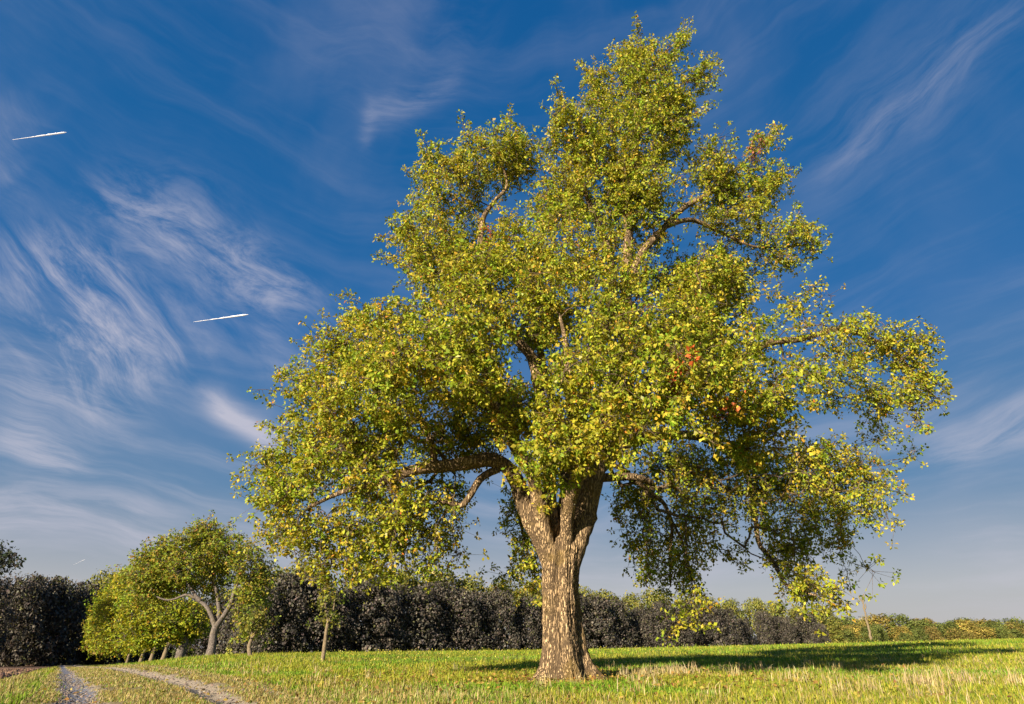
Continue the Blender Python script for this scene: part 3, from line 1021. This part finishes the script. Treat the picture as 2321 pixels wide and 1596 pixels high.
tree('leaning_trunk_tree', 'green tree with leaning bare trunk next behind the fork-trunked tree', 'tree', b,
     [[((b[0], b[1], b[2] - .15), 0, 0, .40), (411, 1475, 0, .36), (418, 1455, 0, .33), (412, 1430, 0, .25), (400, 1400, 0, .15), (385, 1370, 0, .08)]],
     [(385, 1395, 62, 45, 0), (350, 1320, 50, 40, 0), (300, 1320, 30, 34, 0), (340, 1400, 60, 45, 0), (430, 1410, 50, 36, .5, .8), (330, 1355, 50, 45, 0), (375, 1430, 55, 24, 0), (320, 1435, 46, 24, 0), (440, 1425, 24, 16, 1)],
     60, 640, PAL_AV, .20, 12, M_GREYBARK, group=G_AV, spurs=5, per_spur=9, spur_s=.5, clus=.26, tip_r=.014, sub=False, rmax=.1)
AV = [  # Y, trunk px shift, lobes
    (71, 'bright green tree with two low boughs, third full tree along the track row',
     [(300, 1340, 45, 55, 0), (280, 1390, 50, 50, 0), (330, 1425, 40, 30, 0), (285, 1435, 45, 26, 0)]),
    (82, 'yellow green tree, fourth full tree along the track row',
     [(270, 1370, 36, 45, 0), (262, 1420, 45, 40, 0), (295, 1448, 34, 16, 0)]),
    (94, 'olive green tree, fifth full tree along the track row',
     [(252, 1400, 30, 40, 0), (250, 1440, 36, 26, 0)]),
    (117, 'ochre tinted tree, sixth full tree along the track row',
     [(238, 1420, 26, 36, 0), (236, 1450, 30, 22, 0)]),
    (140, 'last and smallest ochre tree at the far end of the track row',
     [(228, 1440, 20, 26, 0), (228, 1462, 26, 18, 0)])]
for i, (Y, lab, lobes) in enumerate(AV):
    b = av_base(Y)
    tx = 1160.5 + b[0] / Y * 1569
    tree('row_tree', lab, 'tree', b,
         [[((b[0], b[1], b[2] - .2), 0, 0, .27), ((b[0] + .15, b[1], b[2] + 1.2), 0, 0, .20), ((b[0] - .1, b[1], b[2] + 2.6), 0, 0, .17),
           (lobes[0][0], lobes[0][1], 0, .06)]],
         lobes, Y, 420, PAL_AV if i < 2 else PAL_AV + [(30, (.26, .21, .05)), (16, (.28, .18, .05))], .22 + .03 * i, 20 + i, M_PALEBARK,
         group=G_AV, spurs=5, per_spur=8, spur_s=.55, clus=.3, tip_r=.016, sub=False, rmax=.1)

# ---- two young trees
PAL_SAP = [(30, (.19, .20, .035)), (20, (.26, .25, .05)), (12, (.12, .15, .025))]
b = av_base(25.6)
tree('young_tree', 'slender young tree with sunlit stem and few leaves, alone on the grass', 'tree', b,
     [[((b[0], b[1], b[2] - .1), 0, 0, .085), (735, 1470, 0, .075), (740, 1430, 0, .065), (744, 1408, 0, .055)],
      [(743, 1412, 0, .045), (739, 1385, 0, .03), (735, 1350, 0, .018), (738, 1320, 0, .01)],
      [(744, 1412, 0, .045), (756, 1385, 0, .03), (760, 1350, 0, .018)]],
     [(738, 1345, 18, 34, 0, .8), (758, 1370, 13, 30, 0, .8), (745, 1395, 18, 16, 0, .6), (755, 1415, 14, 10, 0, .5)],
     25.6, 16, PAL_SAP, .11, 31, M_PALEBARK, group='young trees in the row', spurs=4, per_spur=7, spur_s=.18, clus=.1, tip_r=.006, sub=False)
b = av_base(36)
tree('young_tree', 'small pale-stemmed young tree forking in two, beside the fork-trunked tree', 'tree', b,
     [[((b[0], b[1], b[2] - .1), 0, 0, .12), (565, 1465, 0, .10), (571, 1448, 0, .09)],
      [(570, 1450, 0, .07), (580, 1432, 0, .06), (592, 1405, 0, .03)],
      [(570, 1450, 0, .07), (572, 1425, 0, .05), (578, 1400, 0, .02)]],
     [(592, 1408, 16, 22, 0), (578, 1392, 14, 18, 0), (570, 1420, 14, 14, 0, .7)],
     36, 24, PAL_SAP, .14, 32, M_PALEBARK, group='young trees in the row', spurs=4, per_spur=7, spur_s=.24, clus=.14, tip_r=.008, sub=False)
print('avenue', round(time.time() - T0, 1))


# ------------------------------------------------------------------ woodland trees (shared meshes, copied)
def wood_variant(seed, palette, n_leaf, lsz, low=0.05):
    """unit tree 1 m tall: returns trunk mesh, crown mesh"""
    rng = np.random.default_rng(seed)
    k = 26
    cen = []
    for i in range(k):
        h = low + (1 - low) * (i + .5) / k
        w = 0.40 * math.sqrt(max(0.03, 1 - (max(0, h - .42) / .60) ** 2)) * (0.85 + .3 * rng.random())
        a = i * 2.4
        rr = w * (0.55 + .35 * rng.random())
        cen.append((math.cos(a) * rr, math.sin(a) * rr, h - .05 * rng.random()))
    cen = np.array(cen)
    rad = rng.uniform(.11, .19, k)
    cen[:, 2] = np.minimum(cen[:, 2], 1.0 - rad * .8)
    cen[:, 2] = np.maximum(cen[:, 2], rad * .5)
    li = rng.integers(0, k, n_leaf)
    u = unit(rng.normal(size=(n_leaf, 3)))
    bump = 1 + .22 * vnoise(u * 2.4 + li[:, None], seed)
    pos = cen[li] + u * (rad[li] * (0.65 + .38 * rng.random(n_leaf)) * bump)[:, None]
    nor = unit(u + rng.normal(0, .55, u.shape) + np.array([0, 0, .35]))
    ax = unit(np.cross(nor, rng.normal(size=u.shape)))
    ln = lsz * np.exp(rng.normal(0, .25, n_leaf))
    LV, LQ = leaf_quads(pos, ax, nor, ln, ln * .8, .12)
    lean = rng.normal(0, .16, k)[li]
    tint = pick_tint(rng, n_leaf, palette) * np.exp(lean)[:, None]
    crown = mesh_np('wood_crown', LV, LQ, [M_WLEAF], tint)
    tr = [np.array([[0, 0, -.03], [.005, .004, .2], [-.01, .01, .45], [0, 0, .8]])]
    trr = [np.array([.028, .022, .016, .005])]
    for i in range(5):
        c = cen[rng.integers(0, k)]
        tr.append(np.array([[0, 0, .18 + .05 * i], c * .3 + [0, 0, .2], c * .7 + [0, 0, .08], c]))
        trr.append(np.array([.012, .01, .007, .003]))
    Vt, Qt = tubes(np.array(tr), np.array(trr), 6)
    return mesh_np('wood_trunk', Vt, Qt, [M_DARKBARK], smooth=True), crown


PAL_SHADE = [(30, (.066, .060, .050)), (25, (.105, .094, .078)), (20, (.034, .032, .028)), (10, (.135, .118, .092)), (5, (.11, .115, .045))]  # leaf colours darkened and greyed to carry the shade of the wood
PAL_OLIVE = [(30, (.15, .165, .03)), (25, (.21, .21, .04)), (14, (.10, .115, .028)), (8, (.24, .20, .05))]
PAL_FAR = [(30, (.15, .155, .03)), (25, (.23, .20, .04)), (15, (.09, .105, .025)), (14, (.27, .19, .06)), (6, (.25, .14, .065))]
VD = [wood_variant(100 + i, PAL_SHADE, 7500, .032, .03) for i in range(4)]
VO = [wood_variant(110 + i, PAL_OLIVE, 6500, .034, .06) for i in range(3)]
PAL_F2 = [(30, (.27, .22, .045)), (20, (.20, .18, .04)), (10, (.33, .23, .06))]
PAL_F3 = [(30, (.22, .17, .05)), (20, (.25, .20, .05)), (12, (.16, .15, .04))]
PAL_F4 = [(30, (.10, .13, .03)), (20, (.15, .17, .035)), (14, (.07, .085, .025))]
VF = [wood_variant(120 + i, p_, 4500, .04, .04) for i, p_ in enumerate((PAL_FAR, PAL_F2, PAL_F3, PAL_F4, PAL_F4))]
wr = np.random.default_rng(77)


ORD = ('first second third fourth fifth sixth seventh eighth ninth tenth eleventh twelfth thirteenth fourteenth fifteenth sixteenth seventeenth '
       'eighteenth nineteenth twentieth twenty-first twenty-second twenty-third twenty-fourth twenty-fifth twenty-sixth twenty-seventh twenty-eighth '
       'twenty-ninth thirtieth thirty-first thirty-second thirty-third thirty-fourth thirty-fifth thirty-sixth thirty-seventh thirty-eighth').split()
count = {}


def nth(key):
    count[key] = count.get(key, 0) + 1
    return ORD[count[key] - 1]


def wood_tree(variant, x, y, h, wide, name, label, group):
    r = bpy.data.objects.new(name, None)
    COL.objects.link(r)
    r.location = (x, y, float(ground(x, y)) - .1)
    r.rotation_euler = (0, 0, wr.random() * 6.28)
    r.scale = (h * wide, h * wide, h)
    tag(r, label, 'tree', group)
    link('trunk', variant[0], r)
    link('crown', variant[1], r, kind='stuff')
    return r


def top_height(px, row, Y):
    x = (px - 1160.5) / 1569.0 * Y
    z = at(px, row, Y)[2]
    return x, z - float(ground(x, Y))


MID = [(560, 1330), (610, 1308), (650, 1312), (700, 1318), (760, 1345), (800, 1325), (850, 1318), (900, 1318), (1000, 1328), (1060, 1330), (1150, 1345), (1230, 1352), (1330, 1362),
       (1400, 1365), (1500, 1372), (1600, 1382), (1700, 1392), (1800, 1398), (1890, 1412)]
mp_x = np.array([m[0] for m in MID], float)
mp_y = np.array([m[1] for m in MID], float)


def wood_Y(px):
    return 122 + (px - 600) / 1280.0 * 95


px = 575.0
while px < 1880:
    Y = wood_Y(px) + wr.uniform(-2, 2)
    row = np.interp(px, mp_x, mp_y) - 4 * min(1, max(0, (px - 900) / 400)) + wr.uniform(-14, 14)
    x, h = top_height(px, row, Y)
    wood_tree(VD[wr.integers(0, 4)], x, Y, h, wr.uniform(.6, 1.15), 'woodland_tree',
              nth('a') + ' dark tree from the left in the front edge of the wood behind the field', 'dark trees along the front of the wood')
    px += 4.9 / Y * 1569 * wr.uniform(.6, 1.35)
px = 590.0
while px < 1900:
    Y = wood_Y(px) + 9 + wr.uniform(-2, 3)
    row = np.interp(px, mp_x, mp_y) - 29 + wr.uniform(-9, 9)
    if 735 < px < 785:
        row += 26
    x, h = top_height(px, row, Y)
    wood_tree(VO[wr.integers(0, 3)], x, Y, h, wr.uniform(.75, 1.0), 'woodland_tree',
              nth('b') + ' olive green treetop from the left above the dark front of the wood', 'olive treetops behind the dark wood edge')
    px += 7.0 / Y * 1569 * wr.uniform(.8, 1.2)
# dark wood on the left and behind the row of trees
LEFT = [(-160, 1300), (0, 1312), (60, 1305), (110, 1315), (150, 1330), (200, 1320), (240, 1340), (330, 1350), (560, 1340)]
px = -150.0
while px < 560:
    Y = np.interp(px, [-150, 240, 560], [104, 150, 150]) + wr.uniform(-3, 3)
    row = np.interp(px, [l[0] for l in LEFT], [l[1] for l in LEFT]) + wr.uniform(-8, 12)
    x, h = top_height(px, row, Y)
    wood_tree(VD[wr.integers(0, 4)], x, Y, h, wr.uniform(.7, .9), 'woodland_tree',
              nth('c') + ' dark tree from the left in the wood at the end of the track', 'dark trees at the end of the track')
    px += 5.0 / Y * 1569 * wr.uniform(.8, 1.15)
for px, row, Y in ((205, 1297, 165), (170, 1318, 163), (95, 1312, 152), (20, 1318, 144)):
    x, h = top_height(px, row, Y)
    wood_tree(VO[wr.integers(0, 3)], x, Y, h, .6, 'woodland_tree',
              nth('d') + ' olive treetop from the right behind the dark wood at the track end', 'olive treetops at the end of the track')
# far wood on the right
px = 1850.0
while px < 2480:
    for rowi in range(3):
        Y = 262 + rowi * 14 + wr.uniform(-4, 4)
        row = (1428, 1412, 1400)[rowi] + wr.uniform(-10, 9)
        x, h = top_height(px + wr.uniform(-12, 12), row, Y)
        wood_tree(VF[wr.integers(0, 5)], x, Y, h, wr.uniform(.95, 1.5), 'woodland_tree',
                  nth('far%d' % rowi) + (' ochre and green bush from the left in front of the sunlit far wood', ' sunlit tree from the left in the middle of the far wood', ' tree from the left on the skyline of the far wood')[rowi],
                  ('bushes in front of the far wood', 'trees inside the far wood', 'skyline trees of the far wood')[rowi])
    px += 36 * wr.uniform(.6, 1.4)
# lone dark bush where the dark wood ends
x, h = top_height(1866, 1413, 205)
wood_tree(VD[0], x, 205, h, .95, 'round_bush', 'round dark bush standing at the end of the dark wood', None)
# small bush at the field edge far right
x, h = top_height(2300, 1438, 66)
wood_tree(VO[1], x, 66, h + .2, .9, 'field_bush', 'small green bush at the field edge below the far wood', None)
print('woods', round(time.time() - T0, 1))

# tree outside the frame on the left whose bough reaches into the picture
Yb = 60.0
bx = -0.86 * Yb
b = np.array([bx, Yb, float(ground(bx, Yb))])
tree('roadside_tree', 'dark leafy bough tip of a roadside tree beside the ploughed field', 'tree', b,
     [[((b[0], b[1], b[2] - .2), 0, 0, .4), (-200, 1420, 0, .34), (-195, 1360, 0, .28), (-180, 1290, 0, .15), (-170, 1240, 0, .06)],
      [(-190, 1350, 0, .16), (-110, 1300, 0, .10), (-40, 1265, 0, .05), (30, 1262, 0, .02)]],
     [(-180, 1260, 70, 60, 0), (-120, 1300, 70, 45, 0), (-50, 1270, 36, 26, 0), (-5, 1250, 18, 14, 0), (22, 1264, 22, 9, 0, 1.5), (5, 1288, 16, 9, 0, 1.3), (-240, 1320, 60, 50, 0)],
     Yb, 260, [(30, (.035, .048, .030)), (20, (.05, .06, .032)), (10, (.028, .035, .026))], .26, 41, M_DARKBARK, spurs=5, per_spur=8, spur_s=.45, clus=.25, tip_r=.015, sub=False, leafm=M_WLEAF)

# thin leaning bare stem above the far wood
p0, p1, p2, p3 = at(1975, 1450, 235), at(1966, 1412, 235), at(1959, 1385, 235), at(1954, 1352, 235)
S = resample([(*p0, .42), (*p1, .34), (*p2, .26), (*p3, .20)], .6)
rs = np.random.default_rng(9)
S[:, 0] += rs.normal(0, .12, len(S))
Vt, Qt = tubes(S[None, :, :3], S[None, :, 3] * (1 + rs.normal(0, .15, (1, len(S)))), 8)
stub = [np.array([p2, p2 + [.8, 0, 1.2], p2 + [.9, 0, 2.4]]), np.array([p3 - [0, 0, 2.0], p3 + [-.9, .2, -.8], p3 + [-1.0, .2, .4]]), np.array([p3 - [0, 0, 1.2], p3 + [.7, .2, -.4], p3 + [.8, .3, .8]])]
Vs, Qs = tubes(np.array(stub), np.array([[.22, .22, .14]] * 3), 5)
r = bpy.data.objects.new('dead_tree', None)
COL.objects.link(r)
r.location = p0
tag(r, 'thin leaning bare dead stem rising above the far wood', 'tree')
link('trunk', mesh_np('dead_stem', Vt - p0, Qt, [M_PALEBARK], smooth=True), r)
link('branch', mesh_np('dead_stubs', Vs - p0, Qs, [M_PALEBARK], smooth=True), r)

# ------------------------------------------------------------------ grass
gr = np.random.default_rng(8)


def blades(x, y, h, w, tint, lift, lean=0.55, two=True):
    n = len(x)
    z = ground(x, y)
    b = np.stack([x, y, z - 0.015 + lift], -1)
    a = gr.random(n) * 6.283
    d = np.stack([np.cos(a), np.sin(a), np.zeros(n)], -1)
    s = np.stack([-np.sin(a + gr.normal(0, .6, n)), np.cos(a), np.zeros(n)], -1)
    ln = np.abs(gr.normal(0, lean, n))[:, None]
    mid = b + d * ln * h[:, None] * .35 + np.array([0, 0, 1]) * (h * .6)[:, None]
    tip = b + d * ln * h[:, None] * 1.0 + np.array([0, 0, 1]) * (h * (1 - .25 * ln[:, 0]))[:, None]
    s = s * (w * .5)[:, None]
    if not two:
        V = np.stack([b - s, b + s, tip + s * .3, tip - s * .3], 1).reshape(-1, 3)
        return V, np.arange(len(V)).reshape(-1, 4), tint
    V = np.stack([b - s, b + s, mid + s * .8, mid - s * .8, tip + s * .12, tip - s * .12], 1).reshape(-1, 3)
    i = (np.arange(n) * 6)[:, None]
    Q = np.concatenate([i + np.array([[0, 1, 2, 3]]), i + np.array([[3, 2, 4, 5]])], 1).reshape(-1, 4)
    return V, Q, np.repeat(tint, 2, axis=0)


def scatter(n, y0, y1, t0=-.95, t1=.95, power=1.0):
    u = gr.random(n)
    y = y0 * (y1 / y0) ** (u ** power)
    tt = gr.uniform(t0, t1, n)
    x = tt * y * 1.0
    return x, y


x1, y1 = scatter(300000, 7.2, 24)
x2, y2 = scatter(150000, 24, 90)
x3, y3 = scatter(90000, 8, 45, -.85, -.1)      # short turf of the track
c3 = sample_track(x3, y3)
m3 = (c3 > -.6) & (c3 < 3.9)
x, y = np.concatenate([x1, x2, x3[m3]]), np.concatenate([y1, y2, y3[m3]])
c = sample_track(x, y)
on_track = (c > -.35) & (c < 3.7)
ej = .14 * fbm2(x, y, 1.2, 33, 3) + gr.normal(0, .07, len(x))
rut = (np.abs(c + ej - RUT_L) < .36) | (np.abs(c + ej - RUT_R - .05) < .33) | ((np.abs(c + ej - 3.35) < .1) & (gr.random(len(x)) < .8)) | ((c > -.3) & (c < 3) & (fbm2(x, y, .8, 35, 2) > .35) & (y < 30))
plough = (c < -1.6 - .2 * fbm2(x, y, 2.0, 44, 2)) & (y > 20)
keep = ~rut & ~plough
keep &= np.hypot(x - base_main[0], y - base_main[1]) > .42
x, y, c, on_track = x[keep], y[keep], c[keep], on_track[keep]
dryn = fbm2(x, y, 5.0, 51) + .55 * fbm2(x, y, 1.3, 52)
lush = fbm2(x, y, 7.0, 61)
# straw coloured drifts: along the near edge, around the trunk, on the track verge
dry = np.clip(.13 + .28 * dryn, 0, 1)
dry += .55 * np.exp(-((c + 1.0) / .5) ** 2) + .35 * np.exp(-((c - 5.0) / 2.0) ** 2) * np.clip((30 - y) / 15, 0, 1)
dry += .30 * np.exp(-(((x - 3.2) / 1.0) ** 2 + ((y - 14.2) / .8) ** 2))
dry += .25 * np.exp(-(((x - 6.4) / 1.7) ** 2 + ((y - 12.6) / .7) ** 2))
dry += .40 * np.exp(-(((x + 4.5) / 2.2) ** 2 + ((y - 10.2) / .9) ** 2))
dry -= .60 * np.exp(-(((x + 3.0) / 4.5) ** 2 + ((y - 17) / 5.5) ** 2))
dry -= .25 * np.clip((y - 18) / 10, 0, 1)
dry = np.clip(dry, 0.03, .95)
isdry = gr.random(len(x)) < dry * .75
green = pick_tint(gr, len(x), [(30, (.20, .255, .020)), (26, (.29, .31, .028)), (14, (.11, .20, .02)), (16, (.37, .36, .055))])
green *= np.where(lush[:, None] > .15, np.array([.72, 1.0, .8]), np.array([1.05, 1.0, 1.0]))
straw = pick_tint(gr, len(x), [(30, (.34, .28, .10)), (20, (.44, .36, .18)), (14, (.28, .22, .07))])
tint = np.where((isdry | (on_track & (gr.random(len(x)) < .75)))[:, None], straw, green)
tint = np.where(on_track[:, None], tint * .95, tint)
h = np.where(on_track, .045, .068 + .036 * fbm2(x, y, 1.7, 71)) * np.exp(gr.normal(0, .30, len(x)))
h = h * np.where(isdry & ~on_track, 1.30, 1.0) * (1 + .5 * np.clip((y - 16) / 30, 0, 1))
h = np.clip(h, .02, .55) * np.clip(np.hypot(x - base_main[0], y - base_main[1]) / 1.3, .35, 1)
w = (.004 + .00070 * y) * np.exp(gr.normal(0, .2, len(x)))
# tall dry tufts
tx, ty, th, tw, tt_ = [], [], [], [], []
for k_ in range(85):
    cl = (0, 1, 2, 2, 2)[k_ % 5]
    if cl == 0:
        cx_, cy_ = 3.1 + gr.normal(0, .5), 14.4 + gr.normal(0, .5)
    elif cl == 1:
        cx_, cy_ = 7.0 + gr.normal(0, .9), 11.6 + gr.normal(0, .7)
    else:
        cy_ = gr.uniform(8, 20)
        cx_ = gr.uniform(-.55, .9) * cy_
    if -.9 < sample_track(cx_, cy_) < 3.9 or math.hypot(cx_ - base_main[0], cy_ - base_main[1]) < .6:
        continue
    m_ = gr.integers(14, 40)
    tx.append(cx_ + gr.normal(0, .09, m_)); ty.append(cy_ + gr.normal(0, .09, m_))
    th.append(gr.uniform(.10, .30, m_)); tw.append(np.full(m_, .004 + .0006 * cy_))
    tt_.append(pick_tint(gr, m_, [(30, (.46, .38, .20)), (20, (.40, .32, .13)), (10, (.50, .42, .27))]))
tx, ty = np.concatenate(tx), np.concatenate(ty)
x, y = np.concatenate([x, tx]), np.concatenate([y, ty])
h, w = np.concatenate([h] + th), np.concatenate([w] + tw)
tint = np.concatenate([tint] + tt_)
c = sample_track(x, y)
lift = np.where((c > -.7) & (c < 3.9), .012 + .0009 * y, 0)
nr = y < 24
V1, Q1, t1 = blades(x[nr], y[nr], h[nr], w[nr], tint[nr], lift[nr])
V2, Q2, t2 = blades(x[~nr], y[~nr], h[~nr], w[~nr], tint[~nr], lift[~nr], two=False)
V, Q = join([(V1, Q1), (V2, Q2)])
tq = np.concatenate([t1, t2])
link('grass', mesh_np('grass', V, Q, [M_GRASS], tq), kind='stuff', label='rough meadow grass, green with straw coloured patches', cat='grass')

# yellow flower heads in the back of the field
x, y = scatter(1800, 20, 55, -.28, .62)
m = fbm2(x, y, 6.0, 91) > -.05
x, y = x[m], y[m]
z = ground(x, y) + gr.uniform(.06, .26, len(x))
n = len(x)
pos = np.stack([x, y, z], -1)
V, Q = leaf_quads(pos, unit(gr.normal(size=(n, 3))), unit(gr.normal(size=(n, 3)) + np.array([0, -.6, .8])), np.full(n, .02) + .0012 * y, np.full(n, .02) + .0012 * y, .1)
tint = pick_tint(gr, n, [(30, (.42, .38, .05)), (10, (.40, .38, .12))])
SP = np.stack([pos - [0, 0, .42], pos - [0, 0, .2], pos], 1)
Vs, Qs = tubes(SP, np.full((n, 3), .006), 3)
nq = len(Q)
Vj, Qj = join([(V, Q), (Vs, Qs)])
tt = np.concatenate([tint, np.tile(np.array([[.10, .14, .02]]), (len(Qs), 1))])
link('yellow_flowers', mesh_np('yellow_flowers', Vj, Qj, [M_GRASS], tt), kind='stuff', label='scattered yellow flowers in the far meadow grass', cat='flowers')

# furrow clods on the ploughed field
n = 9000
y = gr.uniform(20, 75, n)
c = -1.8 - gr.random(n) ** 1.3 * 30
x = c - TRK * y
c = np.round(c / .7) * .7 + gr.normal(0, .12, n)
x = c - TRK * y
z = ground(x, y)
s = gr.uniform(.06, .16, n)
base8 = np.array([[-1, -1, -.5], [1, -1, -.5], [1, 1, -.5], [-1, 1, -.5], [-.5, -.5, .6], [.5, -.5, .6], [.5, .5, .6], [-.5, .5, .6]])
V = np.stack([x, y, z], -1)[:, None, :] + (base8[None] + gr.normal(0, .25, (n, 8, 3))) * s[:, None, None]
qi = np.array([[0, 1, 5, 4], [1, 2, 6, 5], [2, 3, 7, 6], [3, 0, 4, 7], [4, 5, 6, 7]])
Q = ((np.arange(n) * 8)[:, None, None] + qi[None]).reshape(-1, 4)
tint = np.repeat(pick_tint(gr, n, [(30, (.23, .145, .095)), (20, (.32, .21, .14)), (14, (.13, .08, .055))]), 5, axis=0)
link('soil_clods', mesh_np('soil_clods', V.reshape(-1, 3), Q, [M_GRASS], tint), kind='stuff', label='brown clods of the ploughed field left of the track', cat='soil')

# small stones lying in the ruts
n = 2600
y = 8.5 * (60 / 8.5) ** gr.random(n)
c = np.where(gr.random(n) < .55, RUT_L + gr.normal(0, .26, n), RUT_R + .05 + gr.normal(0, .24, n))
x = c - TRK * y
z = ground(x, y) + .012 + .0009 * y
s = gr.uniform(.008, .026, n) * (1 + y * .015)
V = np.stack([x, y, z], -1)[:, None, :] + (base8[None] * np.array([1, 1, .7]) + gr.normal(0, .25, (n, 8, 3))) * s[:, None, None]
Q = ((np.arange(n) * 8)[:, None, None] + qi[None]).reshape(-1, 4)
tint = np.repeat(pick_tint(gr, n, [(30, (.25, .21, .165)), (20, (.33, .28, .22)), (14, (.15, .13, .115))]), 5, axis=0)
link('gravel', mesh_np('gravel', V.reshape(-1, 3), Q, [M_GRASS], tint), kind='stuff', label='small pale stones in the wheel ruts of the track', cat='gravel')

# leaves fallen under the pear tree
n = 3600
a_ = gr.random(n) * 6.283
r_ = np.abs(gr.normal(0, 4.5, n))
x, y = base_main[0] + r_ * np.cos(a_), base_main[1] + r_ * np.sin(a_) * .9
pos = np.stack([x, y, ground(x, y) + gr.uniform(.02, .09, n)], -1)
V, Q = leaf_quads(pos, unit(gr.normal(size=(n, 3)) * [1, 1, .3]), unit(gr.normal(size=(n, 3)) * .4 + [0, 0, 1]), gr.uniform(.05, .09, n), gr.uniform(.03, .06, n), .2)
link('fallen_leaves', mesh_np('fallen_leaves', V, Q, [M_LEAF], pick_tint(gr, n, [(30, (.42, .32, .07)), (20, (.34, .20, .06)), (12, (.25, .13, .05))])),
     kind='stuff', label='yellow and brown leaves fallen in the grass under the pear tree', cat='leaves')

# ------------------------------------------------------------------ contrails
m_con, t, out = new_mat('ice_cloud')
p = t.node('ShaderNodeBsdfPrincipled')
p.inputs['Base Color'].default_value = (.88, .9, .93, 1)
p.inputs['Roughness'].default_value = 1.0
p.inputs['Specular IOR Level'].default_value = 0.0
t.l.new(p.outputs[0], out.inputs[0])
rc = np.random.default_rng(4)
for lab, a0, a1, rpx in (('bright short contrail high at the upper edge of the cirrus, far from the tree', (28, 317), (151, 300), 1.7),
                         ('bright short contrail below the cirrus bank, closer to the pear tree', (438, 730), (563, 713), 1.7),
                         ('tiny faint contrail low over the dark wood', (165, 1281), (194, 1268), .42)):
    q0, q1 = at(*a0, 3000), at(*a1, 3050)
    k = 60
    f = np.linspace(0, 1, k)
    P = q0 + (q1 - q0) * f[:, None]
    rr = metres(*a0, 3000, rpx) * (0.55 + .55 * f) * (1 + .22 * np.sin(f * 19 + 2 * np.sin(f * 11) + rc.random() * 6) + rc.normal(0, .2, k))
    rr = rr * np.clip(np.minimum(f * 1.6 + .3, (1 - f) * 14 + .1), 0, 1)
    Vt, Qt = tubes(P[None], rr[None], 10)
    link('contrail', mesh_np('contrail', Vt - q0, Qt, [m_con], smooth=True), label=lab, cat='contrail', loc=q0, group='contrails')
print('done', round(time.time() - T0, 1), 'tris', sum(sum(len(p.vertices) - 2 for p in [m.polygons[0]]) * len(m.polygons) for m in bpy.data.meshes if len(m.polygons)))
